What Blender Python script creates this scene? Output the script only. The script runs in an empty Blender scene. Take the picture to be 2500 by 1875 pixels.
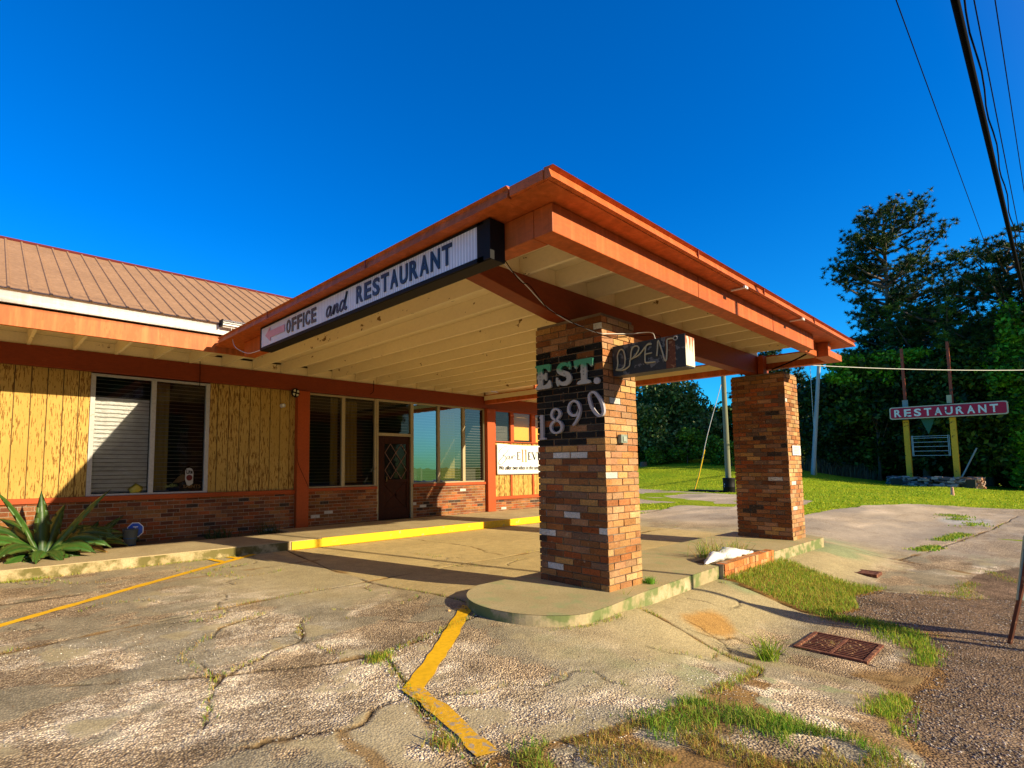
import bpy, math, random
import numpy as np
from mathutils import Vector, Matrix, Euler
random.seed(7); rng = np.random.default_rng(7)
SC = bpy.context.scene
COL = SC.collection
R = math.radians

# ------------------------------------------------------------ camera, sky, sun
cam = bpy.data.cameras.new("camera"); cam_o = bpy.data.objects.new("camera", cam); COL.objects.link(cam_o)
yaw, pitch, roll = 0.69871793, 0.08227705, -0.0030453
F = Vector((math.sin(yaw)*math.cos(pitch), math.cos(yaw)*math.cos(pitch), math.sin(pitch)))
RT = Vector((math.cos(yaw), -math.sin(yaw), 0)); U = RT.cross(F)
rt = RT*math.cos(roll)+U*math.sin(roll); up = -RT*math.sin(roll)+U*math.cos(roll)
M = Matrix((rt, up, -F)).transposed().to_4x4(); M.translation = Vector((0, 0, 1.37))
cam_o.matrix_world = M
cam.sensor_width = 36; cam.lens = 1307.15/2500*36
cam.shift_x = 213.3/2500; cam.shift_y = 91.0/2500
cam.clip_start = 0.05; cam.clip_end = 1500
SC.camera = cam_o

SUN_AZ, SUN_EL = R(16.5), R(21.2)
to_sun = Vector((math.sin(SUN_AZ)*math.cos(SUN_EL), -math.cos(SUN_AZ)*math.cos(SUN_EL), math.sin(SUN_EL)))
sun = bpy.data.lights.new("sun", 'SUN'); sun.energy = 5.0; sun.angle = R(0.5); sun.color = (1.0, 0.83, 0.56)
sun_o = bpy.data.objects.new("sun", sun); COL.objects.link(sun_o)
sun_o.rotation_euler = (-to_sun).to_track_quat('-Z', 'Y').to_euler()

world = bpy.data.worlds.new("World"); SC.world = world; world.use_nodes = True
wn, wl = world.node_tree.nodes, world.node_tree.links; wn.clear()
sky = wn.new('ShaderNodeTexSky'); sky.sky_type = 'NISHITA'; sky.sun_disc = False
sky.sun_elevation = SUN_EL; sky.sun_rotation = R(163.5); sky.air_density = 1.0; sky.dust_density = 0.6; sky.ozone_density = 3.0
hs = wn.new('ShaderNodeHueSaturation'); hs.inputs['Saturation'].default_value = 1.45; hs.inputs['Value'].default_value = 1.0
def wnode(t, **k):
    q = wn.new(t)
    for a, b in k.items(): setattr(q, a, b)
    return q
# deep blue away from the sun, a broad pale glow round the sun and along the horizon below it
wtc = wnode('ShaderNodeTexCoord'); wdot = wnode('ShaderNodeVectorMath', operation='DOT_PRODUCT'); wdot.inputs[1].default_value = to_sun
wl.new(wtc.outputs['Generated'], wdot.inputs[0])
wmr = wnode('ShaderNodeMapRange'); wmr.inputs[1].default_value = 0.35; wmr.inputs[2].default_value = 1.0; wl.new(wdot.outputs['Value'], wmr.inputs[0])
wpw = wnode('ShaderNodeMath', operation='POWER'); wpw.inputs[1].default_value = 1.6; wl.new(wmr.outputs[0], wpw.inputs[0])
wtint = wnode('ShaderNodeMix', data_type='RGBA', blend_type='MULTIPLY'); wtint.inputs[0].default_value = 1.0; wtint.inputs[7].default_value = (0.16, 1.18, 1.66, 1)
wgl = wnode('ShaderNodeMix', data_type='RGBA'); wgl.inputs[7].default_value = (4.2, 3.3, 2.3, 1)
bgn = wn.new('ShaderNodeBackground'); bgn.inputs['Strength'].default_value = 0.078
out = wn.new('ShaderNodeOutputWorld')
wl.new(sky.outputs[0], hs.inputs['Color']); wl.new(hs.outputs[0], wtint.inputs[6]); wl.new(wtint.outputs[2], wgl.inputs[6]); wl.new(wpw.outputs[0], wgl.inputs[0]); wl.new(wgl.outputs[2], bgn.inputs['Color']); wl.new(bgn.outputs[0], out.inputs[0])
SC.view_settings.view_transform = 'Standard'; SC.view_settings.look = 'None'
SC.view_settings.exposure = 0.85; SC.view_settings.gamma = 1.0
SC.cycles.max_bounces = 6; SC.cycles.transparent_max_bounces = 8

# ------------------------------------------------------------ helpers
def tag(o, label=None, cat=None, group=None, kind=None):
    if label: o['label'] = label
    if cat: o['category'] = cat
    if group: o['group'] = group
    if kind: o['kind'] = kind
    return o
def empty(name, loc, label, cat, group=None, rz=0):
    o = bpy.data.objects.new(name, None); COL.objects.link(o); o.location = loc; o.rotation_euler.z = rz
    o.empty_display_size = .2
    return tag(o, label, cat, group)
def mesh_obj(name, V, Fc, mat, parent=None, cols=None, smooth=False, local=True):
    """V in world space; children are stored relative to their parent's place"""
    me = bpy.data.meshes.new(name)
    V = np.asarray(V, dtype=np.float64)
    off = Vector((0, 0, 0))
    if parent is not None: off = Vector(parent.matrix_basis.translation) + (Vector(parent.parent.matrix_basis.translation) if parent.parent else Vector((0,0,0)))
    if isinstance(Fc, np.ndarray):
        k = Fc.shape[1]; n = Fc.shape[0]
        me.vertices.add(len(V)); me.vertices.foreach_set('co', (V-np.array(off)).astype(np.float32).ravel())
        me.loops.add(n*k); me.loops.foreach_set('vertex_index', Fc.astype(np.int32).ravel())
        me.polygons.add(n); me.polygons.foreach_set('loop_start', np.arange(0, n*k, k, dtype=np.int32))
        me.update(calc_edges=True); me.validate()
    else:
        me.from_pydata((V-np.array(off)).tolist(), [], [list(f) for f in Fc]); me.update()
    if cols is not None:
        cols = np.asarray(cols, dtype=np.float32)
        if cols.shape[1] == 3: cols = np.c_[cols, np.ones(len(cols), np.float32)]
        if len(cols) == len(V):
            a = me.attributes.new('col', 'FLOAT_COLOR', 'POINT'); a.data.foreach_set('color', cols.ravel())
        else:
            cnt = np.array([p.loop_total for p in me.polygons])
            a = me.attributes.new('col', 'FLOAT_COLOR', 'CORNER'); a.data.foreach_set('color', np.repeat(cols, cnt, axis=0).ravel())
    if smooth: me.polygons.foreach_set('use_smooth', np.ones(len(me.polygons), bool))
    me.materials.append(mat)
    o = bpy.data.objects.new(name, me); COL.objects.link(o)
    if parent is not None: o.parent = parent
    return o
class MB:
    def __init__(s): s.v = []; s.f = []; s.c = []
    def box(s, x0, x1, y0, y1, z0, z1, col=None, jit=0):
        b = len(s.v)
        for z in (z0, z1):
            for x, y in ((x0,y0),(x1,y0),(x1,y1),(x0,y1)):
                j = (random.uniform(-jit,jit), random.uniform(-jit,jit), random.uniform(-jit,jit)) if jit else (0,0,0)
                s.v.append((x+j[0], y+j[1], z+j[2]))
        for q in ((3,2,1,0),(4,5,6,7),(0,1,5,4),(1,2,6,5),(2,3,7,6),(3,0,4,7)):
            s.f.append([b+i for i in q])
            if col is not None: s.c.append(col if not callable(col) else col(q))
        return s
    def quad(s, *p, col=None):
        b = len(s.v); s.v += [tuple(q) for q in p]; s.f.append(list(range(b, b+len(p))))
        if col is not None: s.c.append(col)
        return s
    def prism(s, pts, vec):
        """pts: planar polygon (list of 3d), extruded along vec"""
        b = len(s.v); n = len(pts); vec = Vector(vec)
        pts = [Vector(p) for p in pts]
        nn = Vector((0,0,0))
        for i in range(n): nn += pts[i].cross(pts[(i+1) % n])
        if nn.dot(vec) > 0: pts = pts[::-1]
        s.v += [tuple(p) for p in pts]+[tuple(p+vec) for p in pts]
        s.f.append([b+i for i in range(n)]); s.f.append([b+n+i for i in range(n)][::-1])
        for i in range(n):
            j = (i+1) % n; s.f.append([b+j, b+i, b+n+i, b+n+j])
        return s
    def tube(s, pts, rad, seg=8, cap=True):
        pts = [Vector(p) for p in pts]; n = len(pts); b = len(s.v)
        rad = rad if isinstance(rad, (list, tuple)) else [rad]*n
        d0 = None; ref = None
        for i, p in enumerate(pts):
            d = (pts[min(i+1, n-1)]-pts[max(i-1, 0)]).normalized()
            if ref is None:
                ref = d.cross(Vector((0,0,1)))
                if ref.length < .1: ref = d.cross(Vector((1,0,0)))
            ref = (ref-d*ref.dot(d)).normalized(); w = d.cross(ref)
            for k in range(seg):
                a = 2*math.pi*k/seg
                s.v.append(tuple(p+(ref*math.cos(a)+w*math.sin(a))*rad[i]))
        for i in range(n-1):
            for k in range(seg):
                k2 = (k+1) % seg
                s.f.append([b+i*seg+k, b+i*seg+k2, b+(i+1)*seg+k2, b+(i+1)*seg+k])
        if cap:
            s.f.append([b+k for k in range(seg)][::-1]); s.f.append([b+(n-1)*seg+k for k in range(seg)])
        return s
    def add(s, V, Fc):
        b = len(s.v); s.v += [tuple(v) for v in V]; s.f += [[b+i for i in f] for f in Fc]; return s
    def build(s, name, mat, parent=None, smooth=False, bevel=0):
        o = mesh_obj(name, s.v, s.f, mat, parent, cols=s.c if s.c else None, smooth=smooth)
        if bevel:
            m = o.modifiers.new('bevel', 'BEVEL'); m.width = bevel; m.segments = 2; m.limit_method = 'ANGLE'
        return o

# value noise in numpy
_tab = rng.random((256, 256))
def vnoise(x, y, s):
    x = np.asarray(x)*s+57.3; y = np.asarray(y)*s+91.7
    xi = np.floor(x).astype(int); yi = np.floor(y).astype(int); fx = x-xi; fy = y-yi
    fx = fx*fx*(3-2*fx); fy = fy*fy*(3-2*fy)
    g = lambda a, b: _tab[a % 256, b % 256]
    return (g(xi,yi)*(1-fx)+g(xi+1,yi)*fx)*(1-fy)+(g(xi,yi+1)*(1-fx)+g(xi+1,yi+1)*fx)*fy
def fbm(x, y, s, o=4):
    t = 0; a = .5; n = 0
    for i in range(o): t = t+a*vnoise(x+i*3.1, y-i*1.7, s*2**i); n += a; a *= .5
    return t/n
def ss(t): t = np.clip(t, 0, 1); return t*t*(3-2*t)
def hgt(x, y):
    """relief of the ground: the apron falls towards the drains, the lawn climbs to the trees"""
    k = ss((np.asarray(x)-10.9)/3)
    a = -.2*ss((2.72+1.8*k-y)/(1.05+1.5*k))*ss((x-3.3)/1.8)
    tip = .062*ss(1-np.hypot((x-4.1)/1.0, (y-3.25)/1.0)/2.1)*(1-ss((np.asarray(x)-4.3)/1.1))*1.45
    return a+np.minimum(tip, .062)+ss((x-29)/22.)*1.9*ss((y-4-0.10*(x-30))/14)

# ------------------------------------------------------------ materials
def nodes(name):
    m = bpy.data.materials.new(name); m.use_nodes = True
    n, l = m.node_tree.nodes, m.node_tree.links
    return m, n, l, n['Principled BSDF']
def rgb(c): return (c[0], c[1], c[2], 1)
def coords(n, l, scale=(1,1,1)):
    tc = n.new('ShaderNodeTexCoord'); mp = n.new('ShaderNodeMapping'); mp.inputs['Scale'].default_value = scale
    g = n.new('ShaderNodeNewGeometry'); l.new(g.outputs['Position'], mp.inputs['Vector']); return mp.outputs[0]
def noise(n, l, vec, scale, detail=4, rough=.55):
    t = n.new('ShaderNodeTexNoise'); t.inputs['Scale'].default_value = scale; t.inputs['Detail'].default_value = detail
    t.inputs['Roughness'].default_value = rough; l.new(vec, t.inputs['Vector']); return t.outputs['Fac']
def ramp(n, l, fac, stops):
    r = n.new('ShaderNodeValToRGB'); e = r.color_ramp.elements
    while len(e) < len(stops): e.new(.5)
    for i, (p, c) in enumerate(stops): e[i].position = p; e[i].color = rgb(c) if not isinstance(c, (int, float)) else (c,c,c,1)
    l.new(fac, r.inputs['Fac']); return r.outputs['Color']
def mix(n, l, fac, a, b, mode='MIX'):
    m = n.new('ShaderNodeMix'); m.data_type = 'RGBA'; m.blend_type = mode
    for k, v in ((0, fac), (6, a), (7, b)):
        if isinstance(v, (int, float)): m.inputs[k].default_value = v
        elif isinstance(v, tuple): m.inputs[k].default_value = rgb(v)
        else: l.new(v, m.inputs[k])
    return m.outputs[2]
def bump(n, l, p, h, strength=.3, dist=.01):
    b = n.new('ShaderNodeBump'); b.inputs['Strength'].default_value = strength; b.inputs['Distance'].default_value = dist
    l.new(h, b.inputs['Height']); l.new(b.outputs[0], p.inputs['Normal'])
def paint(name, col, wear=None, wear_amt=.0, rough=.55, vs=(1,1,1), wscale=6, var=.12, bs=.15, spec=.3, grime=.35, streak=0, clus=0):
    """painted surface: slow colour drift, fine grime, flaked patches showing `wear`"""
    m, n, l, p = nodes(name); v = coords(n, l, vs)
    a = noise(n, l, v, 1.3, 5); b = noise(n, l, v, 28, 4)
    c = mix(n, l, ramp(n, l, a, [(.3, 0.), (.75, 1.)]), tuple(x*(1-var) for x in col), tuple(min(1, x*(1+var)) for x in col))
    c = mix(n, l, ramp(n, l, b, [(.35, grime), (.6, 0.)]), c, tuple(x*.55 for x in col))
    if streak:
        sv = coords(n, l, (9, 9, .7)); sn = noise(n, l, sv, 1.6, 4)
        c = mix(n, l, ramp(n, l, sn, [(.48, 0.), (.70, streak)]), c, tuple(min(1, x*1.5+.02) for x in col)); c = mix(n, l, ramp(n, l, sn, [(.28, streak), (.42, 0.)]), c, tuple(x*.5 for x in col))
    if wear:
        w = noise(n, l, v, wscale, 7, .62)
        if clus:
            q_ = n.new('ShaderNodeMath'); q_.operation = 'MULTIPLY_ADD'; q_.inputs[1].default_value = clus; l.new(noise(n, l, coords(n, l), .9, 3), q_.inputs[0]); l.new(w, q_.inputs[2])
            q2 = n.new('ShaderNodeMath'); q2.operation = 'SUBTRACT'; q2.inputs[1].default_value = clus*.5; l.new(q_.outputs[0], q2.inputs[0]); w = q2.outputs[0]
        c = mix(n, l, ramp(n, l, w, [(1-wear_amt-.015, 0.), (1-wear_amt+.015, 1.)]), c, wear)
    l.new(c, p.inputs['Base Color']); p.inputs['Roughness'].default_value = rough
    p.inputs['Specular IOR Level'].default_value = spec
    if bs: bump(n, l, p, b, bs, .004)
    return m
def attr_mat(name, rough=.8, nscale=40, namt=.35, bs=.4, bd=.004, spec=.25, trans=0, sub=None):
    m, n, l, p = nodes(name); at = n.new('ShaderNodeAttribute'); at.attribute_name = 'col'
    v = coords(n, l); b = noise(n, l, v, nscale, 5, .65)
    c = at.outputs['Color']
    if namt: c = mix(n, l, 1.0, c, ramp(n, l, b, [(.25, 1-namt), (.7, 1+namt*.3)]), 'MULTIPLY')
    l.new(c, p.inputs['Base Color']); p.inputs['Roughness'].default_value = rough; p.inputs['Specular IOR Level'].default_value = spec
    if bs: bump(n, l, p, b, bs, bd)
    if trans:
        tr = n.new('ShaderNodeBsdfTranslucent'); l.new(c, tr.inputs['Color']); ms = n.new('ShaderNodeMixShader'); ms.inputs[0].default_value = trans
        l.new(p.outputs[0], ms.inputs[1]); l.new(tr.outputs[0], ms.inputs[2]); l.new(ms.outputs[0], n['Material Output'].inputs[0])
    return m
def plain(name, col, rough=.5, metal=0, spec=.5, emis=0):
    m, n, l, p = nodes(name); v = coords(n, l); b = noise(n, l, v, 15, 5)
    c = mix(n, l, b, tuple(x*.82 for x in col), tuple(min(1, x*1.12) for x in col))
    l.new(c, p.inputs['Base Color']); p.inputs['Roughness'].default_value = rough; p.inputs['Metallic'].default_value = metal
    p.inputs['Specular IOR Level'].default_value = spec
    return m

ORANGE = (.50, .13, .022)
m_fascia = paint('orange_fascia_paint', (.46, .100, .016), wear=(.42, .17, .05), wear_amt=.30, vs=(.5,.5,2), wscale=5, streak=.5)
m_fascia2 = paint('weathered_orange_paint', (.46, .125, .024), wear=(.44, .10, .015), wear_amt=.45, vs=(1,1,.35), wscale=5, var=.28, streak=.6)
m_beam = paint('red_beam_paint', (.23, .038, .008), wear=(.36,.13,.04), wear_amt=.26, vs=(.5,.5,2), wscale=9)
m_post = paint('orange_post_paint', (.40, .068, .010), wear=(.36,.10,.03), wear_amt=.28, wscale=8)
m_cream = paint('cream_ceiling_paint', (.84, .72, .44), wear=(.22, .12, .03), wear_amt=.30, vs=(1.2,.55,1), wscale=3.2, rough=.6, var=.08, grime=.12, bs=.05, clus=.45)
m_cream_fine = paint('cream_rafter_paint', (.88, .76, .47), wear=(.20, .11, .03), wear_amt=.31, vs=(1,.6,1), wscale=11, rough=.6, var=.06, grime=.10, bs=.05, clus=.45)
m_siding = None
def make_siding():
    m, n, l, p = nodes('peeling_yellow_siding')
    v = coords(n, l, (2.3, 2.3, .30)); v2 = coords(n, l, (1,1,.2)); v3 = coords(n, l, (.5,.5,.5))
    w = noise(n, l, v, 24, 6, .62); big = noise(n, l, v3, 1.6, 3); g = noise(n, l, v2, 60, 4)
    base = mix(n, l, ramp(n, l, big, [(.3, 0.), (.7, 1.)]), (.42, .265, .060), (.57, .38, .105)); base = mix(n, l, ramp(n, l, g, [(.35, .25), (.5, 0.)]), base, (.34,.20,.04))
    add = n.new('ShaderNodeMath'); add.operation = 'MULTIPLY_ADD'; add.inputs[1].default_value = .34; l.new(big, add.inputs[0]); l.new(w, add.inputs[2])
    pe = ramp(n, l, add.outputs[0], [(.70, 0.), (.72, 1.)])
    c = mix(n, l, pe, base, mix(n, l, g, (.13, .060, .010), (.26, .125, .025)))
    l.new(c, p.inputs['Base Color']); p.inputs['Roughness'].default_value = .75; p.inputs['Specular IOR Level'].default_value = .2
    bump(n, l, p, add.outputs[0], .35, .004)
    return m
m_siding = make_siding()
def make_brick():
    m, n, l, p = nodes('brick'); at = n.new('ShaderNodeAttribute'); at.attribute_name = 'col'; v = coords(n, l)
    fine = noise(n, l, v, 60, 6, .7); big = noise(n, l, v, 1.4, 5, .6); chip = noise(n, l, v, 21, 5, .6); ch2 = noise(n, l, coords(n, l, (1,1,2.2)), 9, 6, .7)
    c = mix(n, l, 1.0, at.outputs['Color'], ramp(n, l, fine, [(.28, .55), (.62, 1.15)]), 'MULTIPLY')
    c = mix(n, l, 1.0, c, ramp(n, l, big, [(.32, .68), (.62, 1.14)]), 'MULTIPLY')
    c = mix(n, l, ramp(n, l, chip, [(.64, 0.), (.70, .55)]), c, (.46,.34,.22)); c = mix(n, l, ramp(n, l, ch2, [(.27, .75), (.33, 0.)]), c, (.05,.032,.022))
    c = mix(n, l, ramp(n, l, ch2, [(.70, 0.), (.73, .8)]), c, (.60,.56,.50))
    l.new(c, p.inputs['Base Color']); p.inputs['Roughness'].default_value = .9; p.inputs['Specular IOR Level'].default_value = .15
    h = n.new('ShaderNodeMath'); h.operation = 'ADD'; l.new(fine, h.inputs[0]); l.new(chip, h.inputs[1]); bump(n, l, p, h.outputs[0], .9, .009); return m
m_brick = make_brick()
m_mortar = paint('mortar', (.34, .27, .19), rough=.95, var=.3, bs=.6)
m_mortar_dark = paint('mortar_of_piers', (.21, .15, .10), rough=.95, var=.35, bs=.6)
m_roof = paint('brown_metal_roof', (.35, .205, .110), rough=.6, var=.10, bs=.03, spec=.2, streak=.25)
m_ridge = plain('dark_red_ridge', (.12, .018, .02), .7, spec=.2)
m_flash = paint('white_flashing', (.56, .54, .51), wear=(.45,.33,.22), wear_amt=.33, vs=(.6,1,2), wscale=7, rough=.35, streak=.4)
m_alu = paint('grey_window_frame', (.45, .44, .42), wear=(.32,.27,.2), wear_amt=.35, rough=.45)
m_wframe = paint('tan_window_frame', (.42, .34, .20), wear=(.30,.2,.1), wear_amt=.35, rough=.5)
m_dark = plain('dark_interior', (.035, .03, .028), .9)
m_black = plain('black_metal', (.008, .008, .009), .6, spec=.15)
m_blackgl = plain('black_letter', (.010, .012, .022), .35)
m_white = plain('white_plastic', (.78, .78, .77), .4)
m_slat = plain('blind_slat', (.17, .155, .13), .5)
m_curtain = paint('tan_curtain', (.26, .19, .06), rough=.8, vs=(6,1,.4), var=.25)
def make_crinkle():
    m, n, l, p = nodes('white_plastic_sheet'); v = coords(n, l, (.7,1,2.3)); a = noise(n, l, v, 5, 7, .7)
    l.new(mix(n, l, ramp(n, l, a, [(.35, 0.), (.65, 1.)]), (.72,.70,.68), (.93,.92,.90)), p.inputs['Base Color'])
    p.inputs['Roughness'].default_value = .3; bump(n, l, p, a, 1.0, .09)
    tr = n.new('ShaderNodeBsdfTransparent'); ms = n.new('ShaderNodeMixShader'); ms.inputs[0].default_value = .22; l.new(p.outputs[0], ms.inputs[1]); l.new(tr.outputs[0], ms.inputs[2]); l.new(ms.outputs[0], n['Material Output'].inputs[0]); return m
m_sheet = make_crinkle()
def make_glass(name='window_glass', k=.95, tint=(1,1,1,1)):
    m, n, l, p = nodes(name); n.remove(p)
    tr = n.new('ShaderNodeBsdfTransparent'); tr.inputs[0].default_value = (.96,.98,.98,1)
    gl = n.new('ShaderNodeBsdfGlossy'); gl.inputs['Roughness'].default_value = .015; gl.inputs['Color'].default_value = tint
    v = coords(n, l); a = noise(n, l, v, 1.8, 2); b = n.new('ShaderNodeBump'); b.inputs['Strength'].default_value = .06; b.inputs['Distance'].default_value = .02
    l.new(a, b.inputs['Height']); l.new(b.outputs[0], gl.inputs['Normal'])
    fr = n.new('ShaderNodeFresnel'); fr.inputs['IOR'].default_value = 1.52
    mm = n.new('ShaderNodeMath'); mm.operation = 'MULTIPLY_ADD'; mm.inputs[1].default_value = k; mm.inputs[2].default_value = .0; mm.use_clamp = True; l.new(fr.outputs[0], mm.inputs[0])
    ms = n.new('ShaderNodeMixShader'); l.new(mm.outputs[0], ms.inputs[0]); l.new(tr.outputs[0], ms.inputs[1]); l.new(gl.outputs[0], ms.inputs[2])
    l.new(ms.outputs[0], n['Material Output'].inputs[0]); return m
m_glass = make_glass()
m_skyrefl = make_glass('sky_tinted_mirror_glass', 9.5, (.42,.74,1.0,1)); m_skyrefl2 = make_glass('bright_reflection_glass', 5.0, (.85,.95,1,1)); m_skyrefl3 = make_glass('dim_reflection_glass', 2.4, (.8,.9,1,1))  # raised mirroring and blue tint put the reflected sky into these panes
m_door = paint('dark_stained_door_wood', (.045, .014, .007), wear=(.10,.035,.018), wear_amt=.36, vs=(3,3,.4), wscale=9, rough=.6, spec=.1)
def make_concrete(name, a, b, c3=(.16,.19,.09), moss=.0, agg=.5):
    m, n, l, p = nodes(name); v = coords(n, l)
    x = noise(n, l, v, 2.1, 6, .6); y = noise(n, l, v, 60, 5, .6); z = noise(n, l, v, 5, 5)
    c = mix(n, l, ramp(n, l, x, [(.3, 0.), (.7, 1.)]), a, b)
    c = mix(n, l, ramp(n, l, y, [(.3, .5), (.55, 0.)]), c, tuple(q*.45 for q in a))
    if moss: c = mix(n, l, ramp(n, l, z, [(.62-moss*.3, 0.), (.75-moss*.3, .85)]), c, c3)
    l.new(c, p.inputs['Base Color']); p.inputs['Roughness'].default_value = .9; p.inputs['Specular IOR Level'].default_value = .2
    bump(n, l, p, y, .4, .004); return m
m_walk = make_concrete('sidewalk_concrete', (.38,.29,.15), (.52,.42,.23))
m_curbface = make_concrete('stained_curb', (.34,.26,.12), (.54,.44,.26), (.10,.09,.02), .62)
m_island = make_concrete('island_concrete', (.38,.31,.15), (.50,.41,.22), (.30,.33,.15), .3)
m_islface = make_concrete('island_curb_face', (.52,.43,.27), (.30,.25,.13), (.11,.16,.05), .62)
m_yellow = paint('yellow_road_paint', (.88, .50, .012), wear=(.42,.33,.2), wear_amt=.30, wscale=16, rough=.6, var=.12)
m_yellow2 = paint('fresh_yellow_curb_paint', (.80, .49, .01), wear=(.42,.33,.14), wear_amt=.36, wscale=9, rough=.5, var=.06)
m_grass = attr_mat('grass_blades', rough=.6, namt=0, bs=0, trans=.35, spec=.2)
m_leaf = attr_mat('leaves', rough=.5, namt=0, bs=0, trans=.15, spec=.25)
m_bark = paint('bark', (.15, .10, .07), rough=.95, vs=(3,3,.5), var=.35, bs=.8)
m_pine_bark = paint('pine_bark', (.17, .13, .11), rough=.95, vs=(3,3,.5), var=.3, bs=.8)
m_pole = paint('green_treated_pole', (.20, .21, .13), rough=.85, vs=(3,3,.25), var=.3, bs=.4)
m_pole2 = paint('grey_pole', (.42, .43, .44), rough=.85, vs=(3,3,.25), var=.2)
m_wire = plain('wire', (.004,.004,.005), .9, spec=.05)
m_wire_w = plain('pale_cable', (.62,.6,.56), .5)
m_rust = paint('rusty_iron', (.16, .055, .03), wear=(.30,.14,.07), wear_amt=.42, wscale=20, rough=.85, var=.3, bs=.6)
m_attr_flat = attr_mat('painted_parts', rough=.55, nscale=20, namt=.15, bs=0)

# ------------------------------------------------------------ ground
def axis(a0, segs):
    out = [a0]
    for end, st in segs:
        while out[-1] < end-1e-6: out.append(min(end, out[-1]+st))
    return np.array(out)
def inpoly(x, y, P):
    c = np.zeros(np.shape(x), bool); n = len(P)
    for i in range(n):
        x1, y1 = P[i]; x2, y2 = P[(i+1) % n]
        k = ((y1 > y) != (y2 > y)) & (x < (x2-x1)*(y-y1)/(y2-y1+1e-12)+x1); c ^= k
    return c
def dseg(x, y, P, closed=False):
    d = np.full(np.shape(x), 1e9); n = len(P)
    for i in range(n-(0 if closed else 1)):
        ax, ay = P[i]; bx, by = P[(i+1) % n]; vx, vy = bx-ax, by-ay
        t = np.clip(((x-ax)*vx+(y-ay)*vy)/(vx*vx+vy*vy), 0, 1); d = np.minimum(d, np.hypot(x-ax-t*vx, y-ay-t*vy))
    return d
def grid(xs, ys):
    X, Y = np.meshgrid(xs, ys); nx, ny = len(xs), len(ys)
    i = np.arange(nx-1)[None, :]+np.arange(ny-1)[:, None]*nx
    Fq = np.stack([i, i+1, i+nx+1, i+nx], -1).reshape(-1, 4)
    return X.ravel(), Y.ravel(), Fq
LAWN = [(36,30),(31.5,20),(29.6,16.1),(26.9,9.8),(25.25,6.77),(24.25,6.18),(22.4,5.85),(20.5,5.5),(17.6,4.95),(17.2,4.62),(20.16,4.62),(22.78,4.34),(25.7,3.71),(27.68,2.72),(27.85,1.0),(28.2,-14),(260,-14),(260,120),(36,120)]
PATCH = [(15.4,8.35),(16.6,8.9),(17.6,9.6),(18.8,9.35),(20.2,8.95),(18.3,8.5),(16.4,8.05)]
TRI = [(6.94,2.72),(8.94,2.72),(8.75,2.23),(8.80,1.52),(8.01,1.70),(7.4,1.52),(6.82,1.65),(6.76,1.81),(6.84,2.25)]
# lawn sheet (under the paving everywhere else)
xs = axis(-200, [(0,20),(16,1),(62,.5),(260,9)]); ys = axis(-200, [(-6,9),(26,.5),(180,8)])
gx, gy, gf = grid(xs, ys)
gz = hgt(gx, gy)-.018+np.where(gx > 16, (fbm(gx, gy, .35)-.5)*.10, 0)-.45*ss((15.3-gx)/2.)
t = fbm(gx, gy, .5); t2 = fbm(gx, gy, 2.2)
lc = np.array([.18,.31,.012])*(1-t[:,None])+np.array([.42,.46,.018])*t[:,None]
lc = lc*(0.75+.5*t2[:,None])
m_lawn = attr_mat('lawn_turf', rough=.95, nscale=9, namt=.45, bs=1.0, bd=.06, spec=.05)
o = mesh_obj('ground', np.c_[gx, gy, gz], gf, m_lawn, cols=lc, smooth=True); tag(o, kind='structure')
# paving: one fine sheet with worn patches, joints and cracks
xs = axis(-14, [(-.6,.4),(6.6,.017),(12,.05),(34,.16)]); ys = axis(-9, [(.4,.4),(5.6,.017),(8.5,.05),(24,.25)])
px, py, pf = grid(xs, ys)
wx = px+(fbm(px, py, 1.1)-.5)*.12; wy = py+(fbm(px+9, py, 1.1)-.5)*.12
CR = [ [(-6,4.7),(0.2,5.12),(1.17,5.25),(2.0,5.33),(3.65,5.4)], [(3.96,8.2),(3.71,6.55),(3.65,5.34),(3.72,4.34),(3.68,3.9),(3.6,3.4)],
       [(3.6,3.4),(3.03,3.33),(2.35,3.26),(2.09,2.65),(1.9,2.1),(1.8,1.6)], [(4.85,2.64),(4.78,2.2),(4.67,1.83),(4.6,1.58),(4.24,1.5),(3.47,1.45)],
       [(2.35,3.26),(1.4,3.6),(.9,3.9),(.2,4.3)], [(6.9,2.8),(6.84,2.25),(6.78,1.7)], [(8.98,2.77),(8.8,2.2),(8.85,1.5),(8.9,.8),(9.2,.7)],
       [(-3,6.6),(.4,6.9),(3.9,7.1)], [(3.65,5.4),(6,5.5),(12,5.6)], [(11.6,2.85),(11.7,1.8),(11.0,.9),(10.9,-1)], [(11.7,1.82),(17.5,1.3),(24,1.0)],
       [(16.4,8.0),(14,7.7),(12.2,7.6)], [(14,8.8),(16,10),(18,13)], [(11.4,4.2),(14,4.4),(17.2,4.6)], [(5.1,1.1),(5.2,.88),(5.6,.75)] ]
_rs = random.Random(21)
CR3 = []
for _i in range(34):
    _x, _y, _a = _rs.uniform(-.6, 6.2), _rs.uniform(1.3, 7.9), _rs.uniform(0, 6.28); _P = [(_x, _y)]
    for _k in range(_rs.randint(5, 14)):
        _a += _rs.gauss(0, .55); _x += .13*math.cos(_a); _y += .13*math.sin(_a); _P.append((_x, _y))
    CR3.append(_P)
CR2 = [[(1.0,3.0),(1.25,3.6),(1.2,4.2),(1.7,4.7),(2.2,4.9)], [(1.25,3.6),(1.9,3.9),(2.4,4.5)], [(.7,4.4),(1.1,4.7),(1.0,5.2)], [(2.1,2.65),(1.5,2.5),(1.1,2.7)],
       [(1.5,2.5),(1.45,2.1),(1.3,1.7)], [(4.9,2.3),(5.2,2.0),(5.25,1.6)], [(6.2,5.6),(6.5,6.6),(6.3,8.1)]]
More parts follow.
